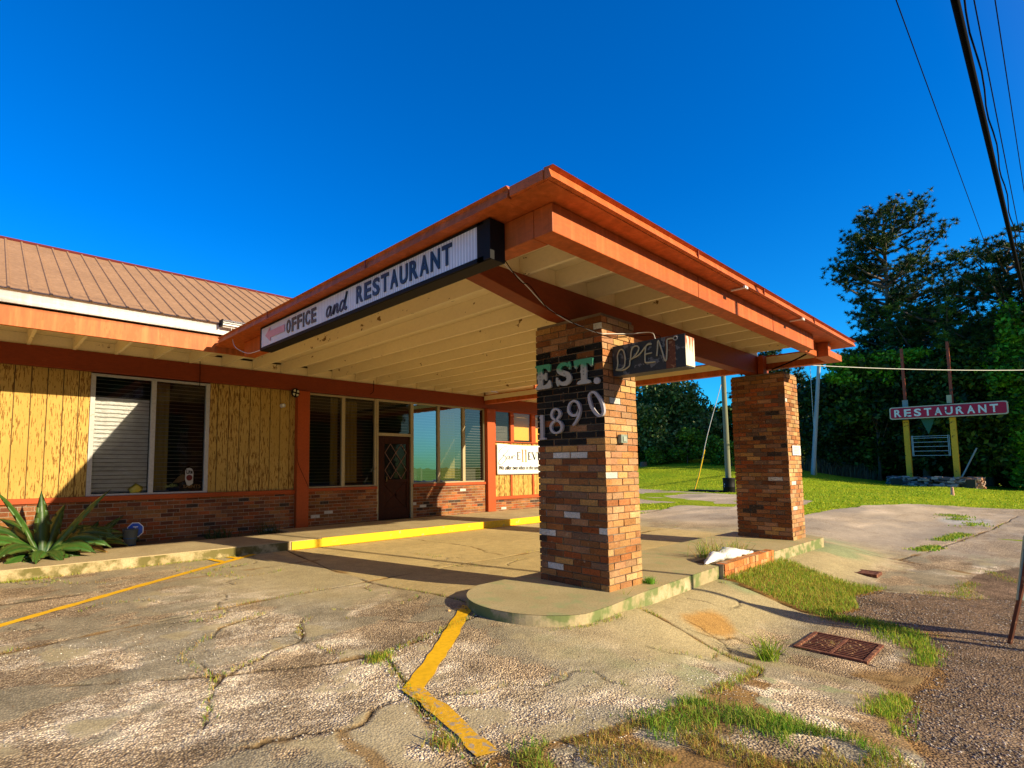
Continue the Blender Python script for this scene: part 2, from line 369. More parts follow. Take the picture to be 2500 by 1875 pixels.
dj = np.minimum.reduce([dseg(wx, wy, P) for P in CR]); dj2 = np.minimum.reduce([dseg(px+(fbm(px,py,2.5)-.5)*.35, py+(fbm(px+4,py,2.5)-.5)*.35, P) for P in CR2])
near_ = (px < 6.8) & (px > -1) & (py > .5) & (py < 8.3); dj3 = np.full(px.shape, 9.); dj3[near_] = np.minimum.reduce([dseg(px[near_]+(fbm(px[near_],py[near_],5.)-.5)*.12, py[near_]+(fbm(px[near_]+4,py[near_],5.)-.5)*.12, P) for P in CR3])
n1 = fbm(px, py, .9, 5); n2 = fbm(px+31, py+7, 3.0, 5); n3 = fbm(px*.6+11, py*1.5, 9.0, 4)
# exposed aggregate: left and near; smooth mortar skin: under the canopy, round the island and on the apron
smooth = ss((px-2.6+.45*(py-3.5)*0)/1.6+ (n1-.5)*2.2)
smooth = np.maximum(smooth, ss((py-4.6)/1.6+(n1-.5)*1.5)*ss((px-1.2)/2))
smooth = np.minimum(smooth, 1-ss((1.95-py+(n1-.5)*1.4)/.5)*ss((5.2-px)/.6))     # raw strip along the bottom verge
smooth = np.where(px > 5.0, np.minimum(smooth, ss((py-1.72+(n1-.5)*.4)/.35)), smooth)
smooth = np.where(px > 11.5, np.minimum(smooth, .35+.5*(n1 > .5)), smooth)
covered = ss((px-3.66)/.06)*ss((py-3.9)/.2)*ss((11.8-px)/.5)
smooth = np.maximum(smooth, covered)
smooth = np.maximum(smooth, .8*ss((n2-.60)/.05)*ss((n1-.40)/.1))
gravel = inpoly(px, py, [(8.6,1.72),(9.0,.82),(9.15,.66),(9.9,.95),(11,.9),(16,-.5),(16,-9),(3,-9),(3.3,.45),(3.72,.62),(4.03,.74),(4.86,.80),(5.73,.74),(6.3,.95),(6.75,1.1),(6.75,1.62)]).astype(float)
gravel = ss(gravel*1.2-.1+(n2-.5)*.9)*(gravel > 0)
dirt = ss((.035-dj+(n2-.5)*.20)/.05)*.8; dirt = np.maximum(dirt, ss((.015-dj2+(n2-.5)*.16)/.03)*.7)
verge = inpoly(wx, wy, [(1.86,1.86),(2.29,1.74),(2.88,1.56),(3.46,1.44),(4.1,1.5),(4.15,1.35),(3.6,1.25),(3.45,1.0),(3.6,.72),(3.3,.35),(2.3,.9),(1.7,1.4)]).astype(float)
dirt = np.maximum(dirt, verge*ss((n2-.40)/.15)*.9)
dirt = np.maximum(dirt, ss((.20-dseg(px, py, [(6.85,1.6),(6.8,1.05),(6.16,.85),(5.59,.78),(5.15,.84),(4.65,.80),(3.92,.76),(3.68,.67)])+(n2-.5)*.5)/.12)*.75)
tri = inpoly(px, py, TRI).astype(float); dirt = np.maximum(dirt, tri)
stain = np.zeros_like(px)
stain = np.maximum(stain, ss((.45-np.hypot((px-5.35)/1.0, (py-2.2)/.5)+(n2-.5)*.5)/.25)*.8*(px > 4.6))
wet = ss((n1-.56)/.1)
cA = np.array([.37,.30,.21]); cAp = np.array([.68,.62,.51]); cS = np.array([.385,.335,.205]); cSg = np.array([.27,.31,.175]); cCov = np.array([.46,.37,.19])
cG = np.array([.185,.135,.100]); cD = np.array([.26,.155,.055]); cSt = np.array([.40,.22,.055])
C = cA[None]*(.78+.45*n2[:,None])
pale = ss((n1-.44)/.10)*(.35+.65*ss((n3-.44)/.10)); C = C*(1-pale[:,None]*.8)+cAp*pale[:,None]*.8
streak = fbm(px*1.0+4, py*2.2+9, 2.4, 5); mott = fbm(px+13, py+2, 6.5, 4)
C = C*(.50+1.02*streak[:,None])*(.72+.58*mott[:,None])
greyp = ss((fbm(px+21, py*1.6+5, 1.6, 4)-.52)/.06)[:,None]*.65; C = C*(1-greyp)+np.array([.26,.25,.185])*(.8+.4*mott[:,None])*greyp
grn = ss((n1-.5)/.15)[:,None]*ss((px-2.5)/1.5)[:,None]*(py < 4.2)[:,None]
Cs = (cS*(1-grn)+cSg*grn)*(.86+.28*n2[:,None]); Cs = Cs*(1-covered[:,None])+cCov*covered[:,None]*(.80+.4*fbm(px*.5, py*1.6, 1.2)[:,None])
C = C*(1-smooth[:,None])+Cs*smooth[:,None]
C = C*(1-stain[:,None])+cSt*stain[:,None]
farw = ss((px-12.)/2.)[:,None]; C = C*(1-farw)+(np.array([.49,.41,.31])*(.58+.80*fbm(px*.4,py*1.3,1.3)[:,None]))*farw
dgrey = ss((fbm(px*.5+5,py*1.4+3,.7)-.5)/.15)[:,None]*farw*.45; C = C*(1-dgrey)+np.array([.23,.215,.20])*dgrey
patchg = ss((.9-np.hypot((px-21)/1.6,(py-2.0)/.8)+(n1-.5))/.4)[:,None]*.7; C = C*(1-patchg)+np.array([.48,.50,.50])*patchg
C = C*(1-gravel[:,None]*.92)+(cG*(.35+1.35*n2[:,None])*(.7+.7*mott[:,None]))*gravel[:,None]*.92
C = C*(1-dirt[:,None])+(cD*(.6+.8*n3[:,None]))*dirt[:,None]
crack = np.maximum(np.maximum(ss((.020-dj)/.014), ss((.018-dj2)/.014)*.8), ss((.015-dj3)/.014)*.75)*ss((fbm(px,py,1.5)-.34)/.1)
C = C*(1-crack[:,None]*.86)
rough_m = np.clip((1-smooth)*(1-.35*dirt)*(1-.2*gravel)*(1-.75*greyp[:,0]), 0, 1)
rough_m = np.maximum(rough_m, .28); rough_m = np.maximum(rough_m, gravel); rough_m *= (1-.85*covered)
pz = hgt(px, py)+(n2-.5)*.012*rough_m+(fbm(px,py,.6)-.5)*.012-crack*.012-.004*dirt+tri*.02*ss(dseg(px,py,TRI,True)/.2)
C = C*np.array([1.08,1.04,.96])*1.04; C = np.clip(C, .01, .9)
alpha = rough_m
keep_v = ~(inpoly(px+(fbm(px,py,1.2)-.5)*.35, py+(fbm(px+7,py,1.2)-.5)*.35, LAWN) | inpoly(px+(fbm(px,py,1.8)-.5)*.3, py+(fbm(px+7,py,1.8)-.5)*.3, PATCH) | (py > 16+.35*(px-14))*(px < 14.1))
fk = keep_v[pf].all(axis=1)
def make_paving():
    m, n, l, p = nodes('worn_paving'); at = n.new('ShaderNodeAttribute'); at.attribute_name = 'col'; v = coords(n, l)
    vo = n.new('ShaderNodeTexVoronoi'); vo.inputs['Scale'].default_value = 78; l.new(v, vo.inputs['Vector'])
    vo2 = n.new('ShaderNodeTexVoronoi'); vo2.inputs['Scale'].default_value = 150; l.new(v, vo2.inputs['Vector'])
    big = n.new('ShaderNodeTexVoronoi'); big.inputs['Scale'].default_value = 24; l.new(v, big.inputs['Vector'])
    sep = n.new('ShaderNodeSeparateColor'); l.new(vo.outputs['Color'], sep.inputs[0])
    st = ramp(n, l, sep.outputs[0], [(.0, (.55,.48,.44)), (.35, (.84,.80,.76)), (.72, (1.06,1.02,.96)), (.94, (1.5,1.45,1.35))])
    gap = ramp(n, l, vo.outputs['Distance'], [(.25, 1.), (.65, .5)])
    peb = mix(n, l, 1.0, st, gap, 'MULTIPLY')
    c1 = mix(n, l, 1.0, at.outputs['Color'], peb, 'MULTIPLY')
    c1 = mix(n, l, 1.0, c1, (1.28,1.28,1.28), 'MULTIPLY')
    f = noise(n, l, v, 45, 5, .65); f2 = noise(n, l, v, 7, 5, .6)
    c2 = mix(n, l, 1.0, at.outputs['Color'], ramp(n, l, f, [(.3, .72), (.6, 1.08)]), 'MULTIPLY')
    c2 = mix(n, l, 1.0, c2, ramp(n, l, f2, [(.3, .86), (.65, 1.1)]), 'MULTIPLY')
    c = mix(n, l, at.outputs['Alpha'], c2, c1)
    l.new(c, p.inputs['Base Color']); p.inputs['Roughness'].default_value = .95; p.inputs['Specular IOR Level'].default_value = .06
    h = n.new('ShaderNodeMath'); h.operation = 'MULTIPLY'; l.new(vo.outputs['Distance'], h.inputs[0]); l.new(at.outputs['Alpha'], h.inputs[1])
    h2 = n.new('ShaderNodeMath'); h2.operation = 'MULTIPLY_ADD'; l.new(f, h2.inputs[0]); h2.inputs[1].default_value = .25; 
    neg = n.new('ShaderNodeMath'); neg.operation = 'MULTIPLY'; neg.inputs[1].default_value = -1.0; l.new(h.outputs[0], neg.inputs[0]); l.new(neg.outputs[0], h2.inputs[2])
    bump(n, l, p, h2.outputs[0], .8, .011); return m
m_pave = make_paving()
o = mesh_obj('parking_lot', np.c_[px, py, pz], pf[fk], m_pave, cols=np.c_[C, alpha], smooth=True); tag(o, kind='structure')

def strip(name, pts, w, mat, z=.006, parent=None, step=.022):
    """a painted line laid over the relief of the paving"""
    P = [Vector((a, b)) for a, b in pts]; V = []; Fq = []; cl = []
    for i in range(len(P)-1):
        L = (P[i+1]-P[i]).length; k = max(1, int(L/step))
        for j in range(k+(1 if i == len(P)-2 else 0)):
            cl.append((P[i].lerp(P[i+1], j/k)))
    for i, p in enumerate(cl):
        d = (cl[min(i+1, len(cl)-1)]-cl[max(i-1, 0)]).normalized(); nn = Vector((-d.y, d.x))
        wj = w*.5*(1+.45*(float(vnoise(p.x, p.y, 9))-.5))
        for s_ in (-1, -.33, .33, 1):
            q = p+nn*wj*s_; V.append((q.x, q.y, float(hgt(q.x, q.y))+float((fbm(q.x, q.y, .6)-.5)*.012)+z))
    for i in range(len(cl)-1):
        for k in range(3): a = i*4+k; Fq.append([a, a+4, a+5, a+1][::-1])
    return mesh_obj(name, V, Fq, mat, parent)
o = strip('painted_line', [(-1.2,5.05),(.245,6.0),(1.6,6.96),(3.4,8.18)], .10, m_yellow); tag(o, kind='structure')
o = strip('painted_line', [(2.72,8.17),(2.80,7.80)], .09, m_yellow, .010); tag(o, kind='structure')
o = strip('painted_line', [(3.0,8.17),(3.07,7.98)], .09, m_yellow, .010); tag(o, kind='structure')
m_yworn = paint('worn_yellow_paint', (.80, .44, .02), wear=(.40,.31,.2), wear_amt=.44, wscale=26, rough=.8, var=.2, bs=.9)
o = strip('painted_line', [(3.60,3.66),(2.85,3.13),(2.13,2.66)], .125, m_yellow); tag(o, kind='structure')
o = strip('painted_line', [(2.13,2.68),(2.06,2.3),(1.93,1.84)], .12, m_yworn, .010); tag(o, kind='structure')
o = strip('painted_line', [(4.05,8.14),(8,8.14),(14,8.14)], .07, m_yellow); tag(o, kind='structure')

# the street behind the camera, under the overhead cables (seen in the panes)
o = MB().quad((-200,-22,-.16),(200,-22,-.16),(200,-9.3,-.16),(-200,-9.3,-.16)).build('road', make_concrete('old_asphalt', (.10,.095,.09), (.15,.14,.13))); tag(o, kind='structure')
# walk in front of the building
mb = MB(); mb.box(-8, 4.6, 8.215, 9.36, -.1, .14).box(4.6, 14.3, 8.215, 9.93, -.1, .14)
o = mb.build('sidewalk', m_walk, bevel=.012); tag(o, kind='structure')
mb = MB(); mb.box(-8, 3.97, 8.20, 8.212, -.1, .128)
o = mb.build('curb_face', m_curbface); tag(o, kind='structure')
mb = MB()
mb.box(4.05, 14.3, 8.196, 8.212, -.1, .132); mb.box(4.6, 14.3, 8.196, 8.225, .132, .1445)
o = mb.build('yellow_curb_paint', m_yellow2); tag(o, kind='structure')
mb = MB(); mb.box(-8, 4.95, 9.36, 9.95, -.1, .12)
o = mb.build('planting_bed', paint('bed_soil', (.10,.07,.04), rough=1, var=.3, bs=1)); tag(o, kind='structure')

# island that carries the two piers: rounded near end
def arc_pts():
    P = [(11.39, 3.35), (10.95, 2.67), (8.7, 2.70), (6.9, 2.76), (4.9, 2.68), (4.35, 2.62), (3.98, 2.61)]
    c = (4.10, 3.25); 
    for k in range(31):
        a = R(-105)-R(150)*k/30; P.append((c[0]+.66*math.cos(a), c[1]+.66*math.sin(a)))
    P += [(4.0, 3.93), (9.0, 3.95), (11.39, 3.95)]
    return P
IP = arc_pts()
mb = MB(); mb.prism([(x, y, .1475) for x, y in IP], (0, 0, -.35))
isl = mb.build('concrete_island', m_islface)
tag(isl, kind='structure')
mb = MB(); b0 = [(x, y, .1515) for x, y in IP]; mb.quad(*b0)
o = mb.build('island_top', m_island); tag(o, kind='structure')

# ------------------------------------------------------------ bricks
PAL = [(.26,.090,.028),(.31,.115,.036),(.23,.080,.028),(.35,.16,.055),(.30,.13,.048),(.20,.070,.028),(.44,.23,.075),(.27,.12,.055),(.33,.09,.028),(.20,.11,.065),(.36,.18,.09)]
PAL_SUNLIT = [(.42,.205,.075),(.46,.25,.10),(.40,.20,.085),(.50,.30,.12),(.37,.145,.05),(.44,.21,.09),(.43,.25,.13),(.50,.32,.15),(.45,.23,.12),(.33,.13,.05)]  # paler tones for the front faces of the piers, sunlight put into the colour
PAL_W = [(.24,.080,.028),(.29,.10,.036),(.20,.07,.028),(.32,.135,.050),(.25,.11,.055),(.16,.055,.028),(.34,.09,.03),(.27,.12,.04)]
def brick_col(pal, white=.03, dark=.04):
    r = random.random()
    if r < white: return (.62,.58,.52)
    if r < white+dark: return (.06,.04,.03)
    c = random.choice(pal); k = random.uniform(.8, 1.2); return tuple(min(1, q*k) for q in c)
H_ = .068; G_ = .010
def pier(parent, x0, x1, y0, y1, z0, z1, band=None, white=.03):
    mb = MB(); mb.box(x0+.012, x1-.012, y0+.012, y1-.012, z0, z1-.004)
    mb.build('mortar', m_mortar_dark, parent)
    b = MB(); D = .092; z = z0; k = 0
    while z+H_ <= z1+.02:
        za, zb = z, min(z+H_-G_, z1)
        def colf(base, lit, za=za):
            def f(q):
                # painted black patch on the face towards the lettering side only
                if band and q == (3,0,4,7) and band[0] < za < band[1]:
                    if random.random() < .86: return tuple(random.uniform(.010,.028) for _ in range(1))*3
                if q == (0,1,5,4): return lit
                return base
            return f
        def run(a0, a1, horiz, fixed):
            L = a1-a0; n = max(1, round(L/.2055)); w = L/n; a = a0
            offs = [0]+sorted([a0+w*(i+1)+random.uniform(-.012,.012) for i in range(n-1)])
            cuts = [a0]+offs[1:]+[a1]
            for i in range(len(cuts)-1):
                u0, u1 = cuts[i]+G_*.5*(i > 0), cuts[i+1]-G_*.5*(i < len(cuts)-2)
                pr = random.uniform(-.004, .004); c1 = brick_col(PAL, white); c2 = brick_col(PAL_SUNLIT if not parent.get('far') else PAL_SUNLIT, .02, .0)
                if horiz: 
                    y = fixed
                    (b.box(u0, u1, y0+pr, y0+D, za, zb, colf(c1, c2), .0016) if y == 0 else b.box(u0, u1, y1-D, y1+pr, za, zb, colf(c1, c2), .0016))
                else:
                    (b.box(x0+pr, x0+D, u0, u1, za, zb, colf(c1, c2), .0016) if fixed == 0 else b.box(x1-D, x1+pr, u0, u1, za, zb, colf(c1, c2), .0016))
        if k % 2 == 0:
            run(x0, x1, True, 0); run(x0, x1, True, 1); run(y0+D+G_, y1-D-G_, False, 0); run(y0+D+G_, y1-D-G_, False, 1)
        else:
            run(y0, y1, False, 0); run(y0, y1, False, 1); run(x0+D+G_, x1-D-G_, True, 0); run(x0+D+G_, x1-D-G_, True, 1)
        z += H_; k += 1
    return b.build('brickwork', m_brick, parent)
def brick_wall(name, parent, x0, x1, yf, z0, z1):
    mb = MB(); mb.box(x0, x1, yf+.0045, yf+.14, z0, z1); w = mb.build(name, m_mortar, parent)
    b = MB(); z = z0; k = 0
    while z < z1-.01:
        zb = min(z+H_-G_, z1-.002); a = x0-(.103 if k % 2 else 0)
        while a < x1:
            u0, u1 = max(a, x0)+G_*.5, min(a+.2055, x1)-G_*.5
            if u1-u0 > .02:
                b.box(u0, u1, yf+random.uniform(-.003,.003), yf+.05, z, zb, brick_col(PAL_W, .008, .05), .0015)
            a += .2055
        z += H_; k += 1
    return b.build('bricks', m_brick, w)

# ------------------------------------------------------------ building
bld = empty('restaurant_building', (0, 10, 0), 'long low building with brown metal roof, peeling yellow siding and brick base', 'building')
def part(mb, name, mat, parent=bld, **k): return mb.build(name, mat, parent, **k)
def B(x0, x1, y0, y1, z0, z1): return MB().box(x0, x1, y0, y1, z0, z1)
brick_wall('brick_base', bld, -8, 4.95, 9.955, .10, .812)
brick_wall('brick_base', bld, 5.22, 6.98, 9.955, .10, .842)
brick_wall('brick_base', bld, 8.0, 10.48, 9.955, .10, .862)
brick_wall('brick_base', bld, 10.78, 14.2, 9.955, .10, .435)
part(B(-8, 4.95, 9.925, 10.06, .814, .893), 'sill', m_post, bevel=.006)
part(B(5.22, 6.955, 9.925, 10.06, .844, .907), 'sill', m_post, bevel=.006)
part(B(8.0, 10.48, 9.925, 10.06, .864, .932), 'sill', m_post, bevel=.006)
part(B(10.78, 14.2, 9.925, 10.06, .437, .520), 'sill', m_post, bevel=.006)
def siding(x0, x1, z0, z1, y=9.985, first=None):
    mb = MB(); a = first if first else x0
    e = [x0]
    while a < x1:
        if a > x0+.02: e.append(a)
        a += .204
    e.append(x1)
    for i in range(len(e)-1):
        if e[i+1]-e[i] > .02: mb.box(e[i]+.007*(i > 0), e[i+1]-.007*(i < len(e)-2), y+random.uniform(-.002,.002), y+.011, z0, z1)
    bd = MB().box(x0, x1, y+.012, y+.05, z0, z1); sd = part(mb, 'siding', m_siding); bd.build('backing', plain('groove_shadow_board', (.13,.07,.02), .9), sd); return sd
siding(-8, 1.38, .895, 2.888, first=-7.96); siding(3.25, 4.95, .895, 2.888, first=3.40); siding(10.78, 14.2, .522, 2.0, first=10.85)
part(B(-8, 14.25, 9.90, 10.08, 2.89, 3.205), 'wall_beam', m_beam, bevel=.006)
part(B(-8, 14.25, 9.93, 10.06, 3.207, 3.378), 'frieze_board', m_cream)
part(B(4.95, 5.22, 9.86, 10.07, .142, 2.888), 'post', m_post, bevel=.008)
part(B(10.48, 10.78, 9.86, 10.07, .142, 2.888), 'post', m_post, bevel=.008)
for xb in (11.54, 12.49, 13.45):
    part(B(xb-.035, xb+.035, 9.955, 9.983, .522, 2.0), 'batten', m_post)

def window(name_label, x0, x1, z0, z1, mull, fm, fw=.06, yf=9.965, gl=None):
    mb = MB()
    mb.box(x0, x0+fw, yf, yf+.08, z0, z1); mb.box(x1-fw, x1, yf, yf+.08, z0, z1)
    mb.box(x0+fw, x1-fw, yf+.003, yf+.08, z1-.04, z1); mb.box(x0+fw, x1-fw, yf+.003, yf+.08, z0, z0+.03)
    for a, b in mull: mb.box(a, b, yf+.002, yf+.078, z0+.03, z1-.04)
    w = mb.build('window', fm, bld, bevel=.003)
    ed = [x0+fw]+[q for ab in mull for q in ab]+[x1-fw]
    for i in range(0, len(ed), 2):
        MB().quad((ed[i], yf+.04, z0+.03), (ed[i+1], yf+.04, z0+.03), (ed[i+1], yf+.04, z1-.04), (ed[i], yf+.04, z1-.04)).build('pane', (gl or [m_glass]*9)[i//2], w)
    return w, [(ed[i], ed[i+1]) for i in range(0, len(ed), 2)]
def blinds(w, x0, x1, z0, z1, y=10.055, pitch=.068, h=.009, mat=None, sag=.0):
    mb = MB(); z = z0
    while z < z1:
        dz = random.uniform(-.003, .003); tilt = .016
        mb.box(x0+.01, x1-.01, y, y+.002, z+dz, z+dz+h)
        z += pitch
    return mb.build('blind', mat or m_slat, w)
def curtain(w, x0, x1, z0, z1, y, mat, amp=.012, wl_=.09):
    n = max(6, int((x1-x0)/.018)); V = []; Fq = []
    for i in range(n+1):
        x = x0+(x1-x0)*i/n; yy = y+amp*math.sin(x*2*math.pi/wl_)+amp*.6*math.sin(x*37)
        V += [(x, yy, z0), (x, yy, z1)]
    for i in range(n): Fq.append([2*i, 2*i+2, 2*i+3, 2*i+1])
    return mesh_obj('curtain', V, Fq, mat, w, smooth=True)
w1, p1 = window('w', 1.38, 3.25, .897, 2.872, [(2.275, 2.352)], m_alu, .068)
blinds(w1, p1[0][0], p1[0][1], .95, 2.83); blinds(w1, p1[1][0], p1[1][1], .95, 2.83)
curtain(w1, 1.452, 2.27, .94, 2.50, 10.075, m_sheet, .004, .3); curtain(w1, 2.36, 2.60, .95, 2.83, 10.12, m_curtain, .01)
w2, p2 = window('w', 5.225, 6.95, .91, 2.882, [(6.045, 6.125)], m_wframe, .05)
for a, b in p2: blinds(w2, a, b, .95, 2.84)
curtain(w2, 6.14, 6.52, 1.0, 2.78, 10.11, m_curtain, .01); curtain(w2, 5.85, 6.03, .95, 2.84, 10.13, m_curtain, .01)
w3, p3 = window('w', 8.0, 10.475, .935, 2.885, [(8.80, 8.875), (9.66, 9.75)], m_wframe, .03, gl=[m_skyrefl, m_skyrefl2, m_skyrefl3])
for a, b in p3: blinds(w3, a, b, .97, 2.85)
curtain(w3, 8.90, 9.50, 1.05, 2.72, 10.11, m_curtain, .01)
# window strip of the right bay, orange timber
w4, p4 = window('w', 10.782, 14.2, 2.0, 2.888, [(11.50, 11.64), (12.42, 12.60), (13.38, 13.52)], m_post, .10, 9.93)
blinds(w4, p4[0][0], p4[0][1], 2.04, 2.86, y=10.03, pitch=.03, h=.014)
curtain(w4, p4[1][0]+.06, p4[1][1], 2.08, 2.84, 10.02, plain('amber_panel', (.62,.33,.03), .5), .0); curtain(w4, p4[2][0], p4[2][1], 2.04, 2.84, 10.02, plain('amber_panel', (.62,.33,.03), .5), .0)
# door with transom
mb = MB()
mb.box(6.952, 7.0, 9.955, 10.06, .142, 2.885); mb.box(7.94, 7.998, 9.955, 10.06, .142, 2.885)
mb.box(7.0, 7.94, 9.958, 10.058, 2.835, 2.885); mb.box(7.0, 7.94, 9.958, 10.058, 2.05, 2.115)
df = mb.build('door_frame', m_wframe, bld, bevel=.003)
MB().quad((7.0,10.0,2.115),(7.94,10.0,2.115),(7.94,10.0,2.835),(7.0,10.0,2.835)).build('transom_pane', m_glass, df)
blinds(df, 7.0, 7.94, 2.13, 2.82)
mb = MB(); mb.box(7.0, 7.20, 10.0, 10.05, .15, 2.048); mb.box(7.84, 7.938, 10.0, 10.05, .15, 2.048)
mb.box(7.20, 7.84, 10.0, 10.05, 1.87, 2.048); mb.box(7.20, 7.84, 10.0, 10.05, .15, .40); mb.box(7.20, 7.84, 10.0, 10.05, .98, 1.05)
mb.box(7.20, 7.84, 10.02, 10.05, .40, .98)
for s in (1, -1):
    a = Vector((7.22, 10.008, .42)) if s == 1 else Vector((7.22, 10.008, .96)); b_ = Vector((7.82, 10.008, .96)) if s == 1 else Vector((7.82, 10.008, .42))
    d = (b_-a).normalized(); n_ = Vector((-d.z, 0, d.x))*.03
    mb.prism([a-n_, b_-n_, b_+n_, a+n_], (0, .013+.001*s, 0))
door = mb.build('door', m_door, bld, bevel=.003)
MB().box(7.19, 7.85, 10.052, 10.06, 1.04, 1.88).build('dark_backing', m_black, door)
mb = MB()
lm = plain('lattice_wood', (.20,.09,.05), .5)
def bar(p, q, w, y): 
    p = Vector((p[0], y, p[1])); q = Vector((q[0], y, q[1])); d = (q-p).normalized(); n_ = Vector((-d.z, 0, d.x))*w/2
    mb.prism([p-n_, q-n_, q+n_, p+n_], (0, .008, 0))
x0, x1, z0, z1 = 7.21, 7.83, 1.06, 1.865; cw = (x1-x0)/2; ch = (z1-z0)/2
for i in range(2):
    for j in range(2):
        ax, az = x0+i*cw, z0+j*ch
        bar((ax, az+ch/2), (ax+cw/2, az+ch), .012, 9.996); bar((ax+cw/2, az+ch), (ax+cw, az+ch/2), .012, 9.994)
        bar((ax+cw, az+ch/2), (ax+cw/2, az), .012, 9.996); bar((ax+cw/2, az), (ax, az+ch/2), .012, 9.994)
mb.build('lattice', lm, door)
MB().quad((7.20,10.015,1.05),(7.84,10.015,1.05),(7.84,10.015,1.87),(7.20,10.015,1.87)).build('door_pane', make_glass('dark_door_glass', .35), door)
mb = MB(); mb.tube([(7.235,9.96,1.0),(7.235,9.96,1.13)], .009); mb.tube([(7.235,10.0,1.01),(7.235,9.96,1.01)], .007); mb.tube([(7.235,10.0,1.12),(7.235,9.96,1.12)], .007)
mb.build('door_handle', plain('dull_brass', (.35,.25,.1), .35, .9), door, smooth=True)
# shell of the rooms behind the glass
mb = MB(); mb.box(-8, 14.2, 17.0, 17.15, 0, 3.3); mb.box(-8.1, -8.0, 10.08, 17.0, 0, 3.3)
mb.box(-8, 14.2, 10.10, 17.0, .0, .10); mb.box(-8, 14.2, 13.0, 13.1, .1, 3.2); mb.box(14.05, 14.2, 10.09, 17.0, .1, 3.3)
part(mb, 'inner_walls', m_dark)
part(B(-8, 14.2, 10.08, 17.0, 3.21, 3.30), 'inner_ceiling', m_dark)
# eave: fascia, white flashing, rafters, boarding
part(B(-8, 3.30, 8.36, 8.41, 3.13, 3.385), 'eave_fascia', m_fascia2, bevel=.004)
part(B(-8, 3.14, 8.335, 8.375, 3.415, 3.56), 'eave_flashing', m_flash)
part(B(-8, 3.3, 8.40, 8.43, 3.385, 3.60), 'eave_board', m_black)
part(B(-8, 3.3, 8.43, 9.93, 3.38, 3.41), 'eave_boarding', m_cream)
part(B(10.62, 14.6, 8.36, 8.41, 3.13, 3.385), 'eave_fascia', m_fascia2, bevel=.004)
part(B(10.57, 14.6, 8.43, 9.93, 3.38, 3.41), 'eave_boarding', m_cream)
RX = [.54+.5825*i for i in range(-14, 24)]
for x in RX:
    if (x < 3.0 and x > -6) or x > 10.7: part(B(x-.022, x+.022, 8.412, 9.93, 3.20, 3.379), 'rafter', m_cream_fine)
# pitched metal roof with standing ribs
ya, za, yb_, zb_ = 8.33, 3.585, 11.45, 5.27
mb = MB()
mb.prism([(-8, ya, za), (-8, yb_, zb_), (-8, 14.8, 3.5), (-8, 14.8, 3.45), (-8, yb_, zb_-.05), (-8, ya+.02, za-.04)], (22.2, 0, 0))
sl = Vector((0, yb_-ya, zb_-za)); nl = Vector((0, -sl.z, sl.y)).normalized()
roof = mb.build('roof', m_roof, bld)
mb = MB(); x = .224-.222*37
while x < 14:
    p = Vector((x, ya, za)); 
    mb.prism([p+Vector((-.022,0,0)), p+Vector((-.011,0,0))+nl*.018, p+Vector((.011,0,0))+nl*.018, p+Vector((.022,0,0))], sl)
    x += .222
mb.build('roof_ribs', m_roof, roof)
mb = MB(); mb.tube([(-8, yb_, zb_+.012), (14.2, yb_, zb_+.012)], .032, 8); mb.build('ridge_cap', m_ridge, roof)

# ------------------------------------------------------------ canopy
can = empty('entrance_canopy', (7, 6, 0), 'orange flat roofed drive-through canopy on two brick piers in front of the restaurant', 'canopy')
cpart = lambda mb, n, m, **k: mb.build(n, m, can, **k)
def pier_part(x0, x1, band, lab):
    c = bpy.data.objects.new('brick_pier', None); COL.objects.link(c); c.parent = can; c.location = (x0-7, 3.28-6, .15); c['label'] = lab
    return c
# piers are meshes (mortar core) with their bricks as a sub-part
def make_pier(x0, x1, y0, y1, z0, z1, band, lab, white):
    core = B(x0+.012, x1-.012, y0+.012, y1-.012, z0, z1-.004).build('brick_pier', m_mortar_dark, can)
    core['label'] = lab
    global pier_core; 
    b = MB(); D = .092; z = z0; k = 0
    def run(a0, a1, side):
        L = a1-a0; n = max(1, round(L/.2055)); cuts = [a0+L*i/n+(random.uniform(-.012,.012) if 0 < i < n else 0) for i in range(n+1)]
        for i in range(n):
            u0, u1 = cuts[i]+G_*.5*(i > 0), cuts[i+1]-G_*.5*(i < n-1); pr = random.uniform(-.004,.004)
            c1 = brick_col(PAL, white); c2 = brick_col(PAL_SUNLIT, .008, 0)
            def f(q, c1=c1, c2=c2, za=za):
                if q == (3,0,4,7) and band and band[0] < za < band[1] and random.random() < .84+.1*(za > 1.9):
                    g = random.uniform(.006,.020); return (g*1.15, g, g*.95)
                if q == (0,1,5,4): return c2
                return c1
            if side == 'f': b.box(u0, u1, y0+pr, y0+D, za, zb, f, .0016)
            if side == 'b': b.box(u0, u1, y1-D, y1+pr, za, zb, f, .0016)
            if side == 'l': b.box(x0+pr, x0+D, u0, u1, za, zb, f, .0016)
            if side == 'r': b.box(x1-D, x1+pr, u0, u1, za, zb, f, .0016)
    while z+H_*.8 <= z1:
        za, zb = z, min(z+H_-G_, z1)
        if k % 2 == 0:
            run(x0, x1, 'f'); run(x0, x1, 'b'); run(y0+D+G_, y1-D-G_, 'l'); run(y0+D+G_, y1-D-G_, 'r')
        else:
            run(y0, y1, 'l'); run(y0, y1, 'r'); run(x0+D+G_, x1-D-G_, 'f'); run(x0+D+G_, x1-D-G_, 'b')
        z += H_; k += 1
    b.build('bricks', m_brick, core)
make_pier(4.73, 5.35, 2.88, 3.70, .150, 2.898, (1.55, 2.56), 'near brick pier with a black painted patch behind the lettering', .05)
make_pier(10.12, 10.76, 2.87, 3.68, .150, 2.898, None, 'far brick pier without lettering', .015)
